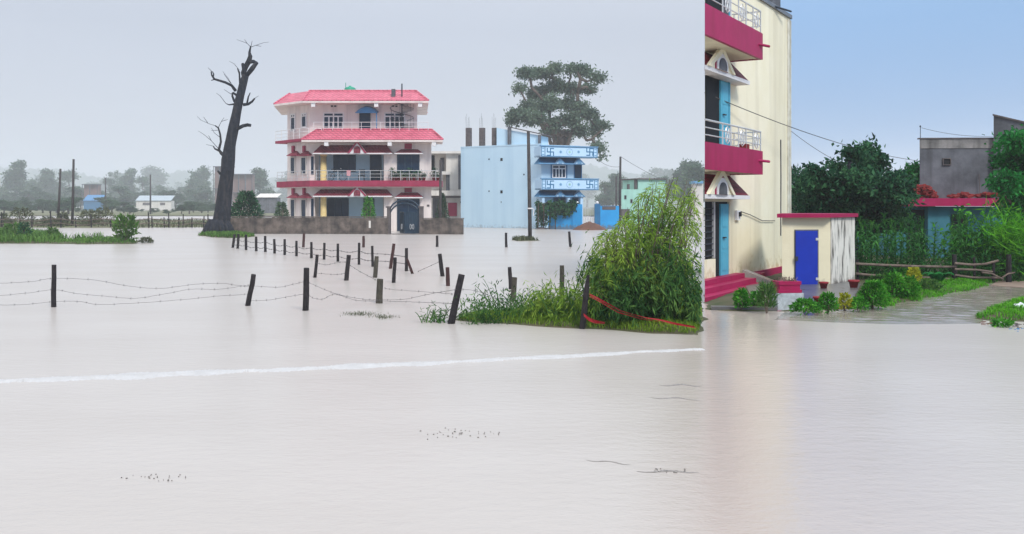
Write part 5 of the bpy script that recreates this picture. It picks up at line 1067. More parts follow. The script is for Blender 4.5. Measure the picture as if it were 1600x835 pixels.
cane_bush('bamboo_bush', 'big bright green drooping bamboo-like bush on the grass bank', canes, M_['L_fresh'], 5, .12, .019, 4, spread=.03, droop=1.0, sprays=7, sprl=.38, stemm=M_['barkbrown'])
canes = []
for k in range(100):
    xt = rg.uniform(925, 1094); yt = 490 - (95 + 25 * math.sin(xt * .05)) * rg.random() ** .7; Yb = rg.uniform(16.5, 17.2); xb = min(1090, xt + rg.gauss(10, 25)); canes.append((xb, HY + 3150 / Yb, xt, yt, Yb + rg.gauss(-.1, .3)))
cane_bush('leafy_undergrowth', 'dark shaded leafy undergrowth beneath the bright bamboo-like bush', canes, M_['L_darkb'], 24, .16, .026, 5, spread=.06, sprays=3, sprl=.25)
canes = []
for k in range(58):
    xt = rg.uniform(828, 935); yt = max(418 if xt > 860 else 455, 500 - 85 * rg.random() ** .8 * (1 if xt > 855 else .6)); Yb = rg.uniform(16.7, 18.2); canes.append((xt + rg.gauss(12, 10), HY + 3150 / Yb, xt, yt, Yb + rg.gauss(0, .2)))
cane_bush('cane_thicket', 'arching green canes around the overgrown post left of the bush', canes, M_['L_fresh'], 12, .14, .02, 6, spread=.05, sprays=3, sprl=.3)
canes = []
for k in range(70):
    xt = rg.uniform(722, 870); yt = 502 - rg.uniform(4, 30) * (1.2 if xt > 760 else .7); Yb = rg.uniform(17.0, 18.2); canes.append((xt + rg.gauss(0, 12), HY + 3150 / Yb, xt, yt, Yb))
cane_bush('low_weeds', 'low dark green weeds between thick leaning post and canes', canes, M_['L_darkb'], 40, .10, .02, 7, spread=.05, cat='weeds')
canes = []
for (xb, yb, xt, yt) in ((775, 492, 742, 446), (778, 492, 755, 436), (782, 492, 772, 443), (790, 490, 806, 468), (770, 494, 738, 470), (795, 490, 822, 455), (800, 490, 760, 470), (786, 490, 748, 478)): canes.append((xb, yb, xt, yt, wy(yb) + .1))
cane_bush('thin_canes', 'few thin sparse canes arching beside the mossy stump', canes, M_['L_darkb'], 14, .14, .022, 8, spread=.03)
canes = [(c + rg.gauss(0, 3), 503 + rg.gauss(0, 1.5), c + rg.gauss(0, 10), 503 - rg.uniform(6, 22), wy(503)) for c in [rg.uniform(657, 700) for _ in range(26)]]
cane_bush('reed_tuft', 'small tuft of reeds at the foot of the thick leaning post', canes, M_['L_darkb'], 5, .12, .014, 9, droop=-.3, spread=.02)
C = np.array([tuple(onw(*((560 + RNG.normal(0, 13), 491.5 + RNG.normal(0, 1.6)) if RNG.random() < .6 else (598 + RNG.normal(0, 11), 496 + RNG.normal(0, 1.6))))) for _ in range(420)]); C[:, 2] = -.01; V, Fc = blades(C, RNG.uniform(.02, .10, 420), .009, .8, .9); tag(link('water_grass', np_mesh('water_grass', V, Fc), M_['L_dull']), 'low patch of grass tips sticking out of the water', 'grass', kind='stuff')
# red barrier tape
def tape(pts, w, label):
    k = MB(); P = [at(x, y, d) for x, y, d in pts]; V = []
    for i, p in enumerate(P): a = i * 1.1; V += [p + Vector((0, math.cos(a) * w * .5, math.sin(a) * w * .3 + w * .5)), p - Vector((0, math.cos(a) * w * .5, math.sin(a) * w * .3 + w * .5))]
    n = len(P); k.add(V + [v + Vector((0, .004, 0)) for v in V], [(2 * i, 2 * i + 1, 2 * i + 3, 2 * i + 2) for i in range(n - 1)] + [(2 * i + 2 * n, 2 * i + 2 + 2 * n, 2 * i + 3 + 2 * n, 2 * i + 1 + 2 * n) for i in range(n - 1)]); return tag(k.build('barrier_tape', M_['ribbon']), label, 'tape')
dt = posts['f5'][1].y - .3
tape([(921, 460, dt - .1), (935, 467, dt - .1), (950, 475, dt - .2), (970, 486, dt - .3), (990, 492, dt - .3), (1010, 497, dt - .35), (1030, 500, dt - .4), (1060, 507, dt - .5), (1085, 511, dt - .55)], .02, 'red tape sagging from the pointed post across the bush')
tape([(921, 463, dt - .12), (940, 473, dt - .15), (965, 488, dt - .35), (1000, 498, dt - .4), (1040, 505, dt - .5), (1088, 513, dt - .6)], .012, 'second thinner red tape hanging below the first')
tape([(912, 492, dt - .1), (920, 499, dt - .15), (930, 503, dt - .2), (945, 505, dt - .25)], .04, 'short bunched red tape at the foot of the pointed post')
# ------------------------------------------------------------------ right hand: cream house with crimson balconies
EX, EY, DX, DY = 8.7, 30.0, .6, 1.0
LD = math.hypot(DX, DY); NX, NY = DY / LD, -DX / LD            # outward normal of the facade
def FP(t, p): return (EX - DX * t + NX * p, EY - DY * t + NY * p)
def F3(t, p, z): a = FP(t, p); return Vector((a[0], a[1], z))
UC_ = .2008
def tcut(p): return (EX + NX * p - UC_ * (EY + NY * p)) / (DX - UC_ * DY)    # where the building ends
def ft(px, p=0): u = (px - CX) / F; return (EX + NX * p - u * (EY + NY * p)) / (DX - u * DY)
def fzz(py, t, p=0): return CH - (py - HY) / F * FP(t, p)[1]
def fbox(mb, t0, t1, z0, z1, p0, p1): return mb.hexa([F3(t0, p0, z0), F3(t1, p0, z0), F3(t1, p1, z0), F3(t0, p1, z0), F3(t0, p0, z1), F3(t1, p0, z1), F3(t1, p1, z1), F3(t0, p1, z1)])
YH = thing('cream_house', 'tall cream house with crimson balconies and steps at the water edge', 'house', F3(4, 0, 0))
TC = tcut(0); ZT = 7.93
bx, by_ = EX - NX * 2.7, EY - NY * 2.7
m_ = MB(); m_.prism([FP(0, 0), FP(TC, 0), (bx, by_)], -.3, ZT); m_.build('wall', M_['ycream'], YH)
m_ = MB(); fbox(m_, .0, TC - .02, ZT + .002, ZT + .12, -.25 + .24, .06); m_.build('roof_edge', M_['wetconc'], YH)
m_ = MB(); fbox(m_, 0, .35, .05, ZT - .05, .003, .03); m_.build('corner_plaster', mat('peeling_corner_plaster', (.70, .68, .58), (.5, .45, .34), 4, .85, .3, 20, streak=((.1, .085, .06), .8, 5)), YH)
m_ = MB(); fbox(m_, ft(1225), ft(1150), -.3, .27, .004, .06); m_.build('plinth', M_['crimson'], YH)
m_ = MB(); m_.tube([F3(1.0, .02, 1.2), F3(.98, .02, 3), F3(1.0, .02, 4.1)], .016, 6); m_.build('drain_pipe', M_['greyplaster'], YH)  # dark crack in the wall, added as a thin grey tube
m_ = MB(); tq = ft(1212); fbox(m_, tq - .35, tq + .45, ZT + .123, ZT + 1.3, -.3, .03); m_.build('roof_tank_stand', M_['greyplaster'], YH)
m_ = MB(); m_.tube([F3(ft(1207), .03, ZT + .06), F3(ft(1236, .3), .3, ZT + .03)], .03, 6); m_.build('spout', M_['darkmetal'], YH)
m_ = MB(); m_.tube([F3(ft(1192), .03, ZT + .9), F3(ft(1210), .03, ZT + .6)], .04, 6); m_.build('roof_pipe', M_['darkmetal'], YH)
# openings
for (z0, z1, pf) in ((.35, 2.2, 0), (3.45, 5.3, 1), (6.55, 7.9, 2)):
    a, b = ft(1136), tcut(0) - .01
    m_ = MB(); fbox(m_, a, b, z0, z1, .004, .035); dr = m_.build('doorway', M_['black'], YH)
    m_ = MB(); fbox(m_, a, a + .07, z0, z1, .036, .09); m_.build('door_frame', M_['turq'] if pf else M_['ycream'], dr)
    if pf < 2:
        m_ = MB(); fbox(m_, a + .1, a + .62, z0, z1 - .05, .037, .08); lf = m_.build('door_leaf', M_['turq'], YH); m_ = MB(); m_.tube([F3(a + .52, .09, z0 + .95), F3(a + .52, .13, z0 + .95), F3(a + .4, .13, z0 + .95)], .02, 5); m_.build('handle', M_['darkmetal'], lf)
        for k in range(3): m_ = MB(); z = z0 + .12 + k * (z1 - z0 - .2) / 3; fbox(m_, a + .17, a + .55, z, z + (z1 - z0) / 3 - .14, .081, .09); m_.build('door_panel', M_['turq'], lf)
    else:
        m_ = MB(); fbox(m_, a + .1, a + .5, z0, z1 - .3, .037, .08); m_.build('door_leaf', M_['greyplaster'], YH)
t0 = ft(1112)
m_ = MB(); fbox(m_, t0, tcut(.05), .3, .80, .04, .10); m_.build('low_wall', M_['ycream'], YH)
m_ = MB()
gr = MB(); fbox(gr, t0 + .02, t0 + .08, .82, 2.2, .04, .1); grl = gr.build('window_grille', M_['metal'], YH)
for k in range(9): m_ = MB(); z = .88 + k * .145; m_.tube([F3(t0 + .08, .07, z), F3(tcut(.07), .07, z)], .014, 5); m_.build('grille_bar', M_['darkmetal'], grl)
# meter box and wire loop
m_ = MB(); tq = ft(1150); fbox(m_, tq - .14, tq + .1, 1.72, 1.98, .004, .07); mt_ = m_.build('meter_board', M_['white'], YH); m_ = MB(); fbox(m_, tq - .1, tq - .01, 1.82, 1.94, .071, .12); m_.build('meter', M_['black'], mt_)
m_ = MB(); m_.tube([F3(tq - .14, .05, 1.96), F3(tq - .9, .05, 1.86), F3(tq - 1.9, .05, 1.68), F3(tq - 3.0, .05, 1.66)], .012, 5); m_.build('service_wire', M_['wire'], YH)
# balconies
PB = .75
def balcony(zb, zt, zr, deco):
    tr = ft(1140)
    m_ = MB(); m_.prism([FP(tr, .004), FP(tr, PB), FP(tcut(PB), PB), FP(tcut(.004), .004)], zb, zb + .1); b = m_.build('balcony', M_['ycream'], YH)
    m_ = MB(); m_.prism([FP(tr, PB + .001), FP(tr, PB + .09), FP(tcut(PB + .09), PB + .09), FP(tcut(PB + .001), PB + .001)], zb - .02, zt); m_.build('parapet', M_['crimson'], b)
    m_ = MB(); m_.prism([FP(tr - .002, .004), FP(tr - .09, .004), FP(tr - .09, PB + .088), FP(tr - .002, PB + .088)], zb - .02, zt - .004); m_.build('parapet', M_['crimson'], b)
    m_ = MB(); m_.tube([F3(tr + .25, PB + .05, zb + .33), F3(tr - .1, PB + .25, zb + .31)], .035, 7); m_.build('drain_spout', M_['crimson'], b)
    pc = PB + .045; h = zr - zt; rl_ = MB(); ends = [F3(tr - .045, .05, 0), F3(tr - .045, pc, 0), F3(tcut(pc) - .02, pc, 0)]
    rr2 = None
    for f in (1, .66, .33): k = MB(); k.tube([e + Vector((0, 0, zt + h * f)) for e in ends], .022 if f == 1 else .014, 6); rr2 = k.build('railing' if rr2 is None else 'rail', M_['metal'], b if rr2 is None else rr2) if f == 1 else (k.build('rail', M_['metal'], b), rr2)[1]
    for q in [F3(tr - .045, .1, 0), F3(tr - .045, pc, 0)] + [F3(tr + d, pc, 0) for d in (.5, 1.0, 1.5, 2.0, 2.5)] + [F3(tr - .045, .42, 0)]: k = MB(); k.tube([q + Vector((0, 0, zt - .01)), q + Vector((0, 0, zt + h))], .017, 5); k.build('baluster', M_['metal'], b)
    for d in (.25, 1.25, 2.2):
        k = MB(); k.tube([F3(tr + d + .13 * math.cos(a), pc, zt + h * .5 + .16 * math.sin(2 * a)) for a in [2 * math.pi * j / 18 for j in range(19)]], .013, 4, cap=False); k.build('scroll', M_['metal'], b)
        k = MB(); k.tube([F3(tr + d + .1 * math.cos(a), pc, zt + h * .5 + .2 * math.sin(a)) for a in [2 * math.pi * j / 12 for j in range(13)]], .01, 4, cap=False); k.build('scroll', M_['metal'], b)
    k = MB(); k.tube([F3(tr - .045, .1, zt + .05), F3(tr - .045, .4, zt + h * .95)], .011, 4); k.tube([F3(tr - .045, .4, zt + .05), F3(tr - .045, .1, zt + h * .95)], .011, 4); k.build('brace', M_['metal'], b)
    m_ = MB(); fbox(m_, tr + .8, tr + 1.05, zt + .003, zt + .12, PB - .12, PB + .06) if deco else None
    if deco: m_.build('roof_tile', M_['redbrick'], b)
balcony(2.92, 3.50, 3.99, True); balcony(5.86, 6.51, 7.07, False)
# door canopies with pediments
for (zb, zt, po) in ((2.27, 2.88, .46), (5.27, 5.84, .36)):
    a0, a1 = ft(1170, po), tcut(po); b0, b1 = ft(1141), tcut(.01); m_ = MB()
    A, B, C, D, E, G = F3(a0, po, zb + .1), F3(a1, po, zb + .1), F3(b1, .005, zt), F3(b0 + .05, .005, zt), F3(a0 + .02, .005, zb + .1), F3(b1, .005, zb + .1)
    m_.add([A, B, C, D, E, G], [(1, 0, 3, 2), (0, 4, 3), (4, 0, 1, 5), (1, 2, 5)]); cn_ = m_.build('canopy', M_['crimsontile'], YH)
    m_ = MB(); m_.prism([FP(a0 - .03, .005), FP(a0 - .03, po + .02), FP(tcut(po + .02), po + .02), FP(tcut(.005), .005)], zb, zb + .097); m_.build('edge_board', M_['white'], cn_)
    p_ = po + .025; g0, g1 = ft(1147, p_), ft(1106, p_); gm = (g0 + g1) / 2; zp = zt + .12
    m_ = MB(); tri = [(g0, zb + .1), (g1, zb + .1), (gm, zp)]; m_.add([F3(a, p_, z) for a, z in tri] + [F3(a, p_ - .05, z) for a, z in tri], [(0, 1, 2), (5, 4, 3), (0, 3, 4, 1), (1, 4, 5, 2), (2, 5, 3, 0)]); pd = m_.build('pediment', M_['ycream'], cn_)
    def archplate(r, hz, p0, p1, m, nm):
        pts = [(gm + r, zb + .1)] + [(gm + r * math.cos(a), zb + .1 + hz + r * .8 * math.sin(a)) for a in [math.pi * j / 10 for j in range(11)]] + [(gm - r, zb + .1)]; n = len(pts); k = MB()
        k.add([F3(a, p1, z) for a, z in pts] + [F3(a, p0, z) for a, z in pts], [tuple(range(n)), tuple(range(n, 2 * n))[::-1]] + [(i, i + n, (i + 1) % n + n, (i + 1) % n) for i in range(n)]); return k.build(nm, m, pd)
    archplate(.40, .12, p_ + .002, p_ + .02, M_['crimson'], 'arch_band'); archplate(.35, .12, p_ + .021, p_ + .04, M_['white'], 'arch_band'); archplate(.24, .10, p_ + .041, p_ + .055, M_['greyplaster'], 'arch_niche')
    for sg in (-1, 1):
        e = g0 if sg < 0 else g1; k = MB(); q = [(e, zb + .1), (e - sg * .14, zb + .1), (gm, zp - .17), (gm, zp)]; k.add([F3(a, p_ + .002, z) for a, z in q] + [F3(a, p_ + .045, z) for a, z in q], [(0, 1, 2, 3), (7, 6, 5, 4), (0, 4, 5, 1), (1, 5, 6, 2), (2, 6, 7, 3), (3, 7, 4, 0)]); k.build('raking_band', M_['ycream'], pd)
# crimson steps and pale ramp stringer
tr = ft(1150); ST = thing('entrance_steps', 'crimson painted steps with pale sloping side slab below the door', 'steps', F3(tr + .5, .4, 0))
for k in range(4):
    p1 = .24 + .26 * (4 - k - 1) ; m_ = MB(); z0 = -.2 if k == 0 else -.15 + .125 * k + .002; z1 = -.15 + .125 * (k + 1)
    m_.prism([FP(tr + .2 - .12 * (3 - k), .07), FP(tr + .2 - .12 * (3 - k), p1 + .07), FP(tcut(p1 + .07), p1 + .07), FP(tcut(.07), .07)], z0, z1); m_.build('step', M_['crimson'], ST)
m_ = MB(); q = [(.1, .40), (1.15, .02), (1.15, -.1), (.1, -.1)]; tt = tr - .22
m_.add([F3(tt, p, z) for p, z in q] + [F3(tt - .28, p, z) for p, z in q], [(0, 1, 2, 3), (7, 6, 5, 4), (0, 4, 5, 1), (1, 5, 6, 2), (2, 6, 7, 3), (3, 7, 4, 0)]); m_.build('side_slab', mat('pale_worn_slab', (.55, .5, .46), (.4, .36, .33), 4, .7), ST)
m_ = MB(); m_.prism([FP(tr - .5, .08), FP(tr - .5, .5), FP(tr - .85, .5), FP(tr - .85, .08)], -.1, .3); m_.build('plinth_block', M_['crimson'], ST)

# ------------------------------------------------------------------ outdoor toilet shed
SH = thing('small_shed', 'small cream shed with royal blue door beside the cream house', 'shed', (7.5, 24.5, 0))
s1, s2, s3, s4 = (fx(1222, 24.4), 24.4), (fx(1297, 24.5), 24.5), (fx(1334, 26.0), 26.0), (7.55, 26.5)
SF, SS = Wall(s1, s2), Wall(s2, s3)
m_ = MB(); m_.prism([s1, s2, s3, s4], -.1, 1.8); m_.build('wall', M_['shedwall'], SH)
m_ = MB(); SS.tbox(m_, .02, SS.len - .0, .02, 1.79, .002, .03); m_.build('side_wall', M_['shedside'], SH)
m_ = MB(); m_.prism([(fx(1214, 24.2), 24.2), (fx(1298, 24.25), 24.25), (fx(1341, 25.95), 25.95), (7.5, 26.6)], 1.803, 1.90); m_.build('roof_slab', M_['crimson'], SH)
m_ = MB(); SF.box(m_, 1242, 359, 1279, 448, .004, .03); df = m_.build('door_frame', M_['greyplaster'], SH)
m_ = MB(); SF.box(m_, 1243.5, 361, 1277.5, 446, .031, .06); dl = m_.build('door', M_['doorblue'], SH)
for (y0) in (374, 436): m_ = MB(); SF.box(m_, 1275, y0 - 2, 1279, y0 + 2, .061, .08); m_.build('hinge', M_['metal'], dl)
m_ = MB(); SF.box(m_, 1243, 401, 1247, 408, .061, .1); m_.build('padlock', M_['darkmetal'], dl)
m_ = MB(); SF.box(m_, 1279.5, 446, 1296.5, 456, .003, .03); m_.build('plinth', M_['crimson'], SH)
m_ = MB(); SF.box(m_, 1223, 447, 1243, 456, .003, .03); m_.build('plinth', M_['crimson'], SH)

# ------------------------------------------------------------------ garden ground
gp = [px_poly([(1104, 484), (1160, 487), (1230, 488), (1300, 486), (1345, 485), (1385, 482), (1420, 476), (1465, 466), (1505, 458), (1545, 449), (1556, 441)]) + [(fx(1575, 30), 30.0), (16.5, 30.6), (60, 31), (60, 120), (UC_ * 120 + .5, 120), (UC_ * 40 + .4, 40), (UC_ * 24 + .1, 24)], px_poly([(1508, 499), (1545, 502), (1660, 505), (1700, 470), (1600, 466), (1560, 476), (1530, 488)])]
gh = bank('garden_ground', [gp[0][:11] + [(fx(1575, 30), 30.0), (16.5, 30.6), (26, 31), (26, 34), (UC_ * 34 + .4, 34), (UC_ * 24 + .1, 24)], gp[1]], .12, .085, .16, M_['ground'], 'wet garden soil and grass in front of the teal house')
m_ = MB(); m_.add([(UC_ * 33.6 + .5, 33.6, .06), (120, 33.6, .06), (320, 300, .06), (UC_ * 300 + .5, 300, .06)], [(0, 1, 2, 3)]); m_.build('back_ground', M_['ground'])['kind'] = 'structure'
m_ = MB(); m_.prism([tuple(onw(1180, 481)[:2]), tuple(onw(1330, 481)[:2]), (fx(1345, 24.6), 24.6), (fx(1300, 26), 26), (fx(1225, 26), 26), (fx(1165, 24), 24)], -.05, .105); m_.build('yard_slab', M_['wetconc'])['kind'] = 'structure'
m_ = MB(); e0, e1 = onw(1112, 485), onw(1215, 486.5); WK = Wall(e0[:2], e1[:2]); WK.tbox(m_, 0, WK.len, -.05, .07, -.25, 0); m_.build('kerb', M_['wetconc'])['kind'] = 'structure'
def ingrass(x, y):
    px = CX + x / y * F; py = HY + CH / y * F; l_ = (px > 1385) & (py > 437) & (py < 490) & (px < 1570); r_ = (px > 1500) & (py > 463) & (py < 510); return (l_ | r_) & (fbm(x, y, 1.3) > -.75)
P_ = scatter(gh, 260000, .012, ingrass); P_ = P_[:26000]; V, Fc = blades(P_, RNG.uniform(.04, .11, len(P_)), .014, .6, .8); tag(link('garden_grass', np_mesh('garden_grass', V, Fc), M_['L_grass']), 'bright short grass on both sides of the flowing water', 'grass', kind='stuff')
M_['stream'] = water_mat('riffled_shallow_water', .5, (.30, .265, .225), (.2, .175, .14), .04, 3.2)
sp_ = px_poly([(1210, 500), (1300, 504), (1400, 507), (1530, 506), (1545, 494), (1570, 482), (1640, 470), (1640, 432), (1545, 436), (1520, 446), (1450, 460), (1390, 472), (1330, 478), (1230, 484)])
sx0, sx1 = min(p[0] for p in sp_), max(p[0] for p in sp_); sy0, sy1 = min(p[1] for p in sp_), max(p[1] for p in sp_); xs = np.arange(sx0, sx1, .05); ys = np.arange(sy0, sy1, .05); X, Y = np.meshgrid(xs, ys); rgs = np.random.default_rng(9); Z = np.zeros_like(X)
for _ in range(26): a = rgs.normal(1.35, .35); k_ = rgs.uniform(10, 46); Z += np.sin(k_ * (X * np.cos(a) + Y * np.sin(a)) + rgs.uniform(0, 6.28) + 1.1 * np.sin(X * rgs.uniform(.8, 3) + Y * rgs.uniform(.8, 3))) * .024 / k_
sd_ = pip(X, Y, sp_); Z = Z * np.clip(sd_ * 3, .15, 1) + np.clip(sd_ * .06, -.01, .02); ny, nx = X.shape; i = np.arange((ny - 1) * (nx - 1)); a = i // (nx - 1) * nx + i % (nx - 1); Fc = np.stack([a, a + 1, a + nx + 1, a + nx], 1); Fc = Fc[sd_.reshape(-1)[Fc].min(1) > -.12]
link('stream', np_mesh('stream', np.stack([X, Y, Z], -1).reshape(-1, 3), Fc), M_['stream'], smooth=True)['kind'] = 'structure'
m_ = MB(); mp_ = px_poly([(1548, 448), (1610, 452), (1680, 446), (1680, 437), (1600, 434), (1560, 440)]); m_.prism(mp_, -.03, .03); m_.build('mud_path', mat('wet_pale_mud', (.30, .22, .17), (.2, .15, .12), 3, .5, .4, 12))['kind'] = 'structure'

# planter pedestal, pots
q = onw(1233, 486); PL = thing('planter_pedestal', 'crimson and stained white pedestal planter at the water edge', 'planter', (q.x, q.y, 0)); rz = .18
m_ = MB(); m_.box((q.x, q.y + .2, .17), (.56, .4, .36), rz); m_.build('base_block', M_['planterw'], PL)
m_ = MB(); m_.box((q.x, q.y + .2, -.03), (.6, .44, .08), rz); m_.build('foot', M_['crimson'], PL)
m_ = MB(); m_.box((q.x, q.y + .2, .385), (.5, .36, .06), rz); m_.box((q.x, q.y + .2, .465), (.44, .32, .098), rz); m_.box((q.x, q.y + .2, .55), (.48, .35, .07), rz); m_.build('stepped_top', M_['crimson'], PL)
m_ = MB()
for _ in range(40): a = random.uniform(0, 6.28); b = q + Vector((random.uniform(-.2, .2), .2 + random.uniform(-.12, .12), .58)); m_.tube([b, b + Vector((math.cos(a) * .05, math.sin(a) * .05, random.uniform(.02, .09)))], .008, 4)
m_.build('dry_stems', M_['polewood'], PL)
def pot(px, py, r, label):
    q = onw(px, py, .1); t = thing('flower_pot', label, 'flower pot', q); m_ = MB(); m_.lathe(tuple(q), [(r * .7, 0), (r * .95, r * 1.2), (r * 1.15, r * 1.2), (r * 1.15, r * 1.6), (r * .9, r * 1.6), (r * .85, r * 1.4)], 14); m_.build('pot_body', M_['pot'], t, True); m_ = MB(); m_.lathe((q.x, q.y, q.z + r * 1.3), [(r * .86, 0), (r * .5, r * .12), (.02, r * .15)], 12); m_.build('soil', M_['mud'], t); return t
pot(1334, 450, .12, 'empty crimson pot at the corner of the small shed'); pot(1287, 451, .1, 'crimson pot beside the royal blue shed door'); pot(1279, 476, .1, 'crimson pot half hidden between low shrubs at the water edge')
# garden shrubs along the water edge
def gshrub(px, py, wpx, hpx, lm, label, n=500, Ls=.1, taper=.35, ar=.5, name='garden_shrub', up=.4, z=.05, group=None):
    Y = wy(py, z); return shrub(name, label, px, Y, z - .02, hpx * Y / F, wpx * Y / F * 1.15, M_[lm], n, Ls, taper, group, ar, up)
gshrub(1158, 482, 20, 30, 'L_shrub', 'slim leafy shrub nearest the crimson steps', 320, .09); gshrub(1182, 480, 22, 24, 'L_shrub', 'low leafy shrub between steps and pedestal planter', 260, .09); gshrub(1198, 486, 22, 40, 'L_darkb', 'spiky dark plant left of the pedestal planter', 420, .16, .1, .14, up=1.4)
gshrub(1258, 489, 46, 22, 'L_shrub', 'low bright green shrub right of the pedestal planter', 700, .07); gshrub(1293, 487, 30, 30, 'L_shrub', 'rounded green shrub in front of the shed plinth', 600, .07); gshrub(1320, 484, 24, 26, 'L_yel', 'small yellowish shrub with reddish tips near the shed corner', 320, .07)
gshrub(1365, 481, 46, 42, 'L_shrub', 'large rounded shrub at the bend of the water edge', 1500, .075); gshrub(1342, 485, 26, 20, 'L_shrub', 'small low shrub beside the large rounded shrub', 350, .07); gshrub(1396, 466, 40, 40, 'L_shrub', 'bushy green shrub behind the large rounded shrub', 1200, .08); gshrub(1420, 466, 34, 34, 'L_shrub', 'green shrub under the yellow croton', 900, .08)
gshrub(1428, 452, 26, 34, 'L_yel', 'bright yellow croton shrub before the pole fence', 800, .07); gshrub(1375, 452, 44, 22, 'L_darkb', 'low dark shrub at the foot of the pole fence', 600, .09); gshrub(1450, 456, 40, 20, 'L_darkb', 'low dull shrub before the broad leaf plant', 500, .08); gshrub(1404, 438, 40, 18, 'L_shrub', 'small shrub under the upper fence pole', 400, .09)
# broad-leaf plant
Yb = wy(443, .06); x = fx(1465, Yb); t = thing('broad_leaf_plant', 'plant with big arching banana-like leaves before the pole fence', 'plant', (x, Yb, .06))
for k in range(8):
    a = k * .9 + .3; Lf = random.uniform(.38, .55); mv = MB(); V = []; nn_ = 7
    for i in range(nn_): f = i / (nn_ - 1); c = Vector((x + math.cos(a) * Lf * f, Yb + math.sin(a) * Lf * f * .6, .06 + .28 * math.sin(f * 2.2) + .02)); w = .13 * math.sin(math.pi * min(.97, f + .12)); s_ = Vector((-math.sin(a), math.cos(a), 0)); V += [c - s_ * w - Vector((0, 0, .03)), c, c + s_ * w - Vector((0, 0, .03))]
    mv.add(V, [(3 * i + j, 3 * i + 1 + j, 3 * i + 4 + j, 3 * i + 3 + j) for i in range(nn_ - 1) for j in range(2)]); mv.build('leaf', M_['L_emer'], t, True)
# rubbish by the lower right bank
q = onw(1592, 480, .08); k = MB(); rg = random.Random(8); nn_ = 10; V = [(q.x + (i / 9 - .5) * .36, q.y + (j / 9 - .5) * .3, .04 + .13 * max(0, 1 - ((i / 4.5 - 1) ** 2 + (j / 4.5 - 1) ** 2)) * rg.uniform(.7, 1.2)) for j in range(10) for i in range(10)]; k.add(V, [(j * 10 + i, j * 10 + i + 1, j * 10 + i + 11, j * 10 + i + 10) for j in range(9) for i in range(9)]); tag(k.build('plastic_bag', M_['bag'], smooth=True), 'crumpled white plastic bag on the lower grass bank', 'bag')
for (px, py, n, m, lab) in ((1545, 505, 30, 'mud', 'reddish leaf litter at the tip of the lower grass bank'), (1585, 508, 40, 'brickcol', 'dark rubbish bits at the lower grass bank edge'), (1595, 514, 14, 'awnblue', 'blue scraps drifting off the lower grass bank')): speck_ripple(px, py, 34, 6, n, lab, M_[m], px, .014)
gshrub(1567, 511, 22, 12, 'L_shrub', 'torn green leaves lying in the water off the bank', 120, .12, .1, .3, 'leaf_clump', .2, 0)

# ------------------------------------------------------------------ pole fence, maize, teal house
def fpole(pts, r, label, Y=26.0, name='fence_pole', group=None, m='polewood'):
    k = MB(); k.tube([at(x, y, Y + dy) for x, y, dy in pts], [r * (1 - .25 * i / len(pts)) for i in range(len(pts))], 7, jit=.1); return tag(k.build(name, M_[m]), label, 'fence pole', group)
fpole([(1337, 412.5, 0), (1380, 414.5, .02), (1430, 416.5, 0), (1494, 417.5, .03)], .038, 'long straight upper pole of the garden fence'); fpole([(1337, 428, .0), (1370, 431, 0), (1400, 433, .03), (1450, 434, 0), (1496, 437, 0)], .034, 'long lower pole of the garden fence behind shrubs')
fpole([(1492, 412, -.1), (1520, 414, -.1), (1540, 412.5, -.1), (1560, 407.5, -.1)], .036, 'upper crooked pole right of the stout stake'); fpole([(1492, 421, -.12), (1525, 422, -.12), (1551, 425, -.12)], .032, 'second crooked pole right of the stout stake'); fpole([(1492, 430, -.1), (1520, 434, -.1), (1545, 434, -.1), (1566, 435, -.1)], .034, 'third crooked pole right of the stout stake'); fpole([(1494, 440, -.1), (1515, 441, -.1), (1540, 442, -.1)], .028, 'lowest pole right of the stout stake'); fpole([(1534, 426, -.2), (1550, 428, -.2), (1568, 437, -.2)], .024, 'thin bent pole at the end of the garden fence'); fpole([(1566, 434, -.15), (1575, 428, -.15), (1586, 426, -.15)], .022, 'thin rising stick at the far end of the garden fence')
def stake(px, yt, yb, r, label): Y = 26.08; k = MB(); a = at(px, yt, Y); b = at(px, yb, Y); b.z = -.1; k.tube([b, b.lerp(a, .5) + Vector((.012, 0, 0)), a], [r, r * .95, r * .85], 8, jit=.1); tag(k.build('fence_stake', M_['wood']), label, 'stake')
stake(1491, 398, 443, .07, 'stout dark stake where the garden fence poles meet'); stake(1522, 402, 443, .04, 'thin stake with cap between crooked fence poles'); stake(1552, 410, 440, .05, 'dark stake near the end of the garden fence'); stake(1576, 398, 440, .08, 'thick dark stump stake beside the reeds'); stake(1339.5, 405, 440, .04, 'stake at the shed end of the garden fence')
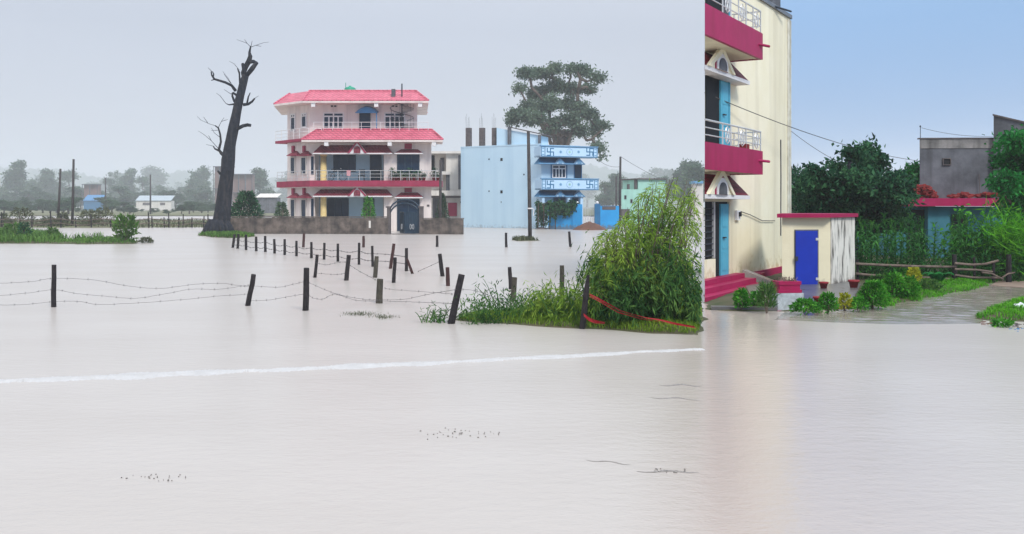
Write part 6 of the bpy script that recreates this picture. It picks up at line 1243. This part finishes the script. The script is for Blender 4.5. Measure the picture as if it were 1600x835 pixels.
def maize(i):
    t = thing('maize_plant', '', 'maize plant', (0, 0, 0), 'maize plants behind the pole fence'); rg = random.Random(60 + i); h = rg.uniform(1.15, 1.5); m_ = MB(); m_.tube([(0, 0, -.05), (rg.uniform(-.03, .03), 0, h * .5), (rg.uniform(-.06, .06), rg.uniform(-.05, .05), h)], [.016, .013, .006], 5); m_.build('stalk', M_['L_maize'], t)
    for k in range(11):
        a = k * 2.4 + rg.uniform(-.4, .4); z0 = .12 + h * .82 * k / 11; Lf = rg.uniform(.32, .58); V = []; nn = 7; c0 = Vector((math.cos(a), math.sin(a), 0)); s_ = Vector((-math.sin(a), math.cos(a), 0))
        for j in range(nn): f = j / (nn - 1); c = c0 * Lf * f * .8 + Vector((0, 0, z0 + Lf * (.75 * f - .95 * f * f))); w = .032 * (1 - f ** 2.2) + .002; V += [c - s_ * w + Vector((0, 0, .008)), c, c + s_ * w + Vector((0, 0, .008))]
        m_ = MB(); m_.add(V, [(3 * j + q, 3 * j + 1 + q, 3 * j + 4 + q, 3 * j + 3 + q) for j in range(nn - 1) for q in range(2)]); m_.build('leaf', M_['L_maize'], t, True)
    m_ = MB()
    for k in range(5): a = k * 1.26; m_.tube([(0, 0, h - .03), (math.cos(a) * .05, math.sin(a) * .05, h + .12), (math.cos(a) * .1, math.sin(a) * .1, h + .14)], .006, 4)
    m_.build('tassel', M_['L_maize'], t); return t
MZ = [maize(i) for i in range(4)]; used = [0] * 4
for k in range(100):
    px = random.uniform(1342, 1500) if k < 70 else random.uniform(1500, 1592); Y = random.uniform(26.5, 29.5)
    if 1448 < px < 1484 and random.random() < .8: continue
    i = k % 4; loc = (fx(px, Y), Y, .06); s_ = random.uniform(.85, 1.18) * (1.0 if px < 1500 else 1.12); lab = 'dark leafy maize plant in the dense patch behind the garden pole fence'
    if not used[i]: used[i] = 1; MZ[i].location = loc; MZ[i]['label'] = lab; MZ[i].scale = (s_,) * 3
    else: dup(MZ[i], loc, random.uniform(0, 6.28), s_, lab)
canes = []
for k in range(60): xb = rg.uniform(1560, 1600); canes.append((xb, wy(1) if False else HY + CH / 27 * F, xb + rg.gauss(4, 18), rg.uniform(345, 400), 27 + rg.gauss(0, .3)))
cane_bush('tall_reeds', 'tall bright reeds with arching blades at the right fence end', canes, M_['L_grass'], 26, .5, .03, 11, umax=2, droop=-.5, spread=.06, cat='reeds')
canes = [(c, HY + CH / 27.5 * F, c + rg.gauss(0, 14), rg.uniform(340, 420), 27.5 + rg.gauss(0, .3)) for c in [rg.uniform(1497, 1590) for _ in range(64)]]
cane_bush('leafy_hedge', 'light leafy climbing hedge before the teal house window', canes, M_['L_shrub'], 34, .16, .085, 12, umax=2, droop=.2, spread=.1)
canes = [(c, HY + CH / 26.6 * F, c + rg.gauss(0, 10), rg.uniform(395, 432), 26.6 + rg.gauss(0, .2)) for c in [rg.uniform(1338, 1600) for _ in range(120)]]
cane_bush('weed_fringe', 'dark weeds filling the foot of the pole fence', canes, M_['L_maize'], 26, .14, .03, 13, umax=2, droop=.2, spread=.07, cat='weeds')

# teal house with bare plaster upper room
YZ = 38.0; TH = thing('teal_house', 'teal house with crimson roof slab and bare grey upper room', 'house', (fx(1490, YZ), YZ, .06)); TW = Wall((fx(1400, YZ), YZ), (fx(1580, YZ), YZ))
def tb(nm, x0, y0, x1, y1, p0, p1, m, par=None, W_=None): k = MB(); (W_ or TW).box(k, x0, y0, x1, y1, p0, p1); return k.build(nm, m, par or TH)
k = MB(); TW.tbox(k, 0, TW.len + .6, 0.02, TW.z(323, 1), -4.5, 0); k.build('wall', M_['tealwall'], TH)
sl_ = tb('roof_slab', 1419, 310, 1572, 322.5, -4.6, .75, M_['crimson'])
U_ = Wall((fx(1437, YZ + .9), YZ + .9), (fx(1553, YZ + .7), YZ + .7)); zr0 = TW.z(311, 1, .75) + .02
k = MB(); k.prism([U_.xy(0), U_.xy(U_.len), (fx(1551, YZ + 3.8), YZ + 3.8), (fx(1441, YZ + 3.8), YZ + 3.8)], zr0, U_.z(217.5, 1)); up = k.build('upper_wall', M_['greyplaster'], TH)
tb('parapet_band', 1437.2, 218, 1552.8, 232, .003, .025, mat('weathered_band_plaster', (.3, .285, .27), (.15, .145, .14), 1.5, .9, .3, 12, streak=((.06, .058, .055), .8, 3)), None, U_)
k = MB(); U_.tbox(k, -.03, U_.len, U_.z(217.5, 1) + .002, U_.z(217.5, 1) + .05, -.2, .05); k.build('coping', M_['brickcol'], TH)
window(U_, TH, 1472.5, 247.5, 1485.5, 258.5, .004, M_['brickcol'], M_['black'], 1, fw=.03)
H_ = Wall((fx(1552.5, YZ + .5), YZ + .5), (fx(1640, YZ - .6), YZ - .6)); a, b = 0, H_.len; k = MB(); k.hexa([H_.pt(a, 0, zr0), H_.pt(b, 0, zr0), H_.pt(b, -3, zr0), H_.pt(a, -3, zr0), H_.pt(a, 0, H_.z(181, a)), H_.pt(b, 0, H_.z(202, b)), H_.pt(b, -3, H_.z(202, b)), H_.pt(a, -3, H_.z(181, a))]); k.build('stair_tower', M_['greyplaster'], TH)
k = MB(); k.hexa([H_.pt(a - .03, .06, H_.z(181, a) + .003), H_.pt(b, .06, H_.z(202, b) + .003), H_.pt(b, -3, H_.z(202, b) + .003), H_.pt(a - .03, -3, H_.z(181, a) + .003), H_.pt(a - .03, .06, H_.z(181, a) + .07), H_.pt(b, .06, H_.z(202, b) + .07), H_.pt(b, -3, H_.z(202, b) + .07), H_.pt(a - .03, -3, H_.z(181, a) + .07)]); k.build('tower_roof', M_['brickcol'], TH)
tb('doorway', 1418, 328, 1448, 420, .004, .03, M_['black']); tb('doorway', 1487, 335, 1512, 410, .004, .03, M_['black']); tb('pillar', 1450, 324, 1484, 420, .032, .35, M_['tealwall'])
k = MB(); q = U_.pt(.06, -.1, U_.z(217, 0)); k.tube([q, q + Vector((0, 0, .5))], .014, 5); an = k.build('roof_rod', M_['darkmetal'], TH); k = MB(); k.lathe((q.x, q.y, q.z + .46), [(.01, 0), (.035, .03), (.035, .06), (.01, .09)], 8); k.build('rod_tip', M_['darkmetal'], an)
k = MB(); q = U_.pt(U_.t(1530), .1, zr0); k.tube([q, q + Vector((-.05, 0, 1.0))], .018, 5); k.build('rain_pipe', M_['brickcol'], TH)
# loose bricks piled on the crimson slab: the ones in front singly, the rest in one heap
BR = bpy.data.meshes.new('brick'); mbk = MB(); mbk.box((0, 0, 0), (.24, .115, .075)); BR.from_pydata(mbk.v, [], mbk.f); BR.materials.append(M_['redbrick'])
for grp, (xa, xb, hx) in (('red bricks heaped on the left end of the crimson roof slab', (1421, 1462, .52)), ('red bricks scattered on the right part of the crimson roof slab', (1484, 1570, .24))):
    nb = 80 if xa < 1450 else 75
    for j in range(nb):
        f = random.random(); px = xa + (xb - xa) * f; Y = YZ - .05 - random.uniform(-.15, .55); top = hx * (math.sin(f * math.pi * .8 + .35) ** 1.2) * (1 if xa < 1450 else .55 + .45 * abs(math.sin(f * 5 + .6))); z = TW.z(310, 1, .75) + .06 + random.random() * max(.03, top - .05)
        o = bpy.data.objects.new('loose_brick', BR); COL.objects.link(o); o.location = (fx(px, Y), Y, z); o.rotation_euler = (random.uniform(-.35, .35), random.uniform(-.35, .35), random.uniform(0, 3.1)); tag(o, grp.replace('red bricks', 'red brick'), 'brick', grp)
# overhead lines
cable('overhead_cable', 'grey service cable sloping down from the cream house', at(1101, 145, 23.4), at(1437, 252, 39), .25, .012); cable('overhead_cable', 'lower faint cable from the cream house into the dark tree', at(1236, 205, 30), at(1330, 262, 33), .1, .008); cable('overhead_cable', 'thin cable above the grey upper room', at(1440, 200, 38.7), at(1556, 213, 38.5), .12, .01); cable('overhead_cable', 'white cable crossing the emerald tree', at(1553, 275, 33), at(1640, 288, 30), .15, .01, M_['white'])

# trees on the right
def ptree(name, label, basepx, baseY, pxblobs, Y, r0, ncl, nlf, rc, Ls, Ws, lm, bark, dj=1.2, **kw):
    s_ = Y / F; bl = [((*at(a, b, Y + random.uniform(-dj, dj))[:2], at(a, b, Y).z), (c * s_, c * s_ * .9, d * s_)) for a, b, c, d in pxblobs]
    return tree(name, label, (fx(basepx, baseY), baseY, .06), bl, r0, ncl, nlf, rc, Ls, Ws, M_[lm], M_[bark], **kw)
ptree('mango_tree', 'dense dark green tree behind the small shed', 1335, 34, [(1256, 282, 18, 12), (1280, 272, 12, 10), (1303, 262, 14, 14), (1310, 246, 9, 8), (1333, 240, 16, 13), (1352, 232, 8, 8), (1370, 238, 14, 12), (1390, 254, 12, 10), (1403, 262, 9, 8), (1350, 265, 36, 22), (1290, 290, 26, 16), (1258, 320, 26, 22), (1300, 312, 34, 28), (1350, 300, 40, 34), (1395, 300, 30, 30), (1300, 350, 40, 22), (1360, 350, 40, 26), (1400, 340, 24, 22), (1330, 288, 40, 26), (1245, 300, 10, 16), (1408, 280, 13, 13), (1290, 330, 44, 34), (1350, 330, 44, 30)], 33, .2, 400, 55, .2, .2, .1, 'L_dark', 'bark', fork=.3, ntar=40)
ptree('mango_tree', 'smaller light green tree between the dark tree and grey room', 1424, 41, [(1425, 275, 14, 14), (1432, 262, 8, 8), (1415, 295, 16, 18), (1428, 310, 12, 16)], 41, .1, 90, 60, .2, .17, .085, 'L_emer', 'barkbrown', fork=.35)
ptree('emerald_tree', 'bright emerald leafy tree at the right edge beside the teal house', 1592, 31, [(1590, 225, 22, 18), (1575, 250, 18, 16), (1600, 260, 34, 26), (1572, 285, 18, 16), (1600, 300, 34, 26), (1590, 325, 26, 16), (1630, 240, 30, 26), (1640, 290, 34, 40), (1620, 215, 22, 14), (1590, 350, 22, 14)], 31, .14, 300, 75, .22, .17, .08, 'L_emer', 'barkbrown', dj=.8, fork=.3, ntar=36, droop=.7)
for (px, Y, h, wd, lab) in ((1300, 52, 3.6, 6, 'dark bush row far behind the small shed'), (1380, 50, 4.0, 6, 'dark bush behind the dense dark tree trunk'), (1250, 46, 4.0, 4, 'dark bush just behind the cream house corner')): shrub('dark_bush', lab, px, Y, 0, h, wd, M_['L_dark'], 2600, .25, .3)

# ------------------------------------------------------------------ rain haze
hz = bpy.data.materials.new('rain_haze'); hz.use_nodes = True; ht = hz.node_tree; ht.nodes.clear(); pv = ht.nodes.new('ShaderNodeVolumePrincipled'); ho = ht.nodes.new('ShaderNodeOutputMaterial')
pv.inputs['Color'].default_value = (.93, .955, .985, 1); pv.inputs['Density'].default_value = HAZE; pv.inputs['Anisotropy'].default_value = 0.0; ht.links.new(pv.outputs[0], ho.inputs['Volume'])
m_ = MB(); m_.box((0, 1200, 49), (3500, 2500, 100)); tag(m_.build('haze', hz), 'thin pale rain haze over the whole place', 'haze', kind='stuff')
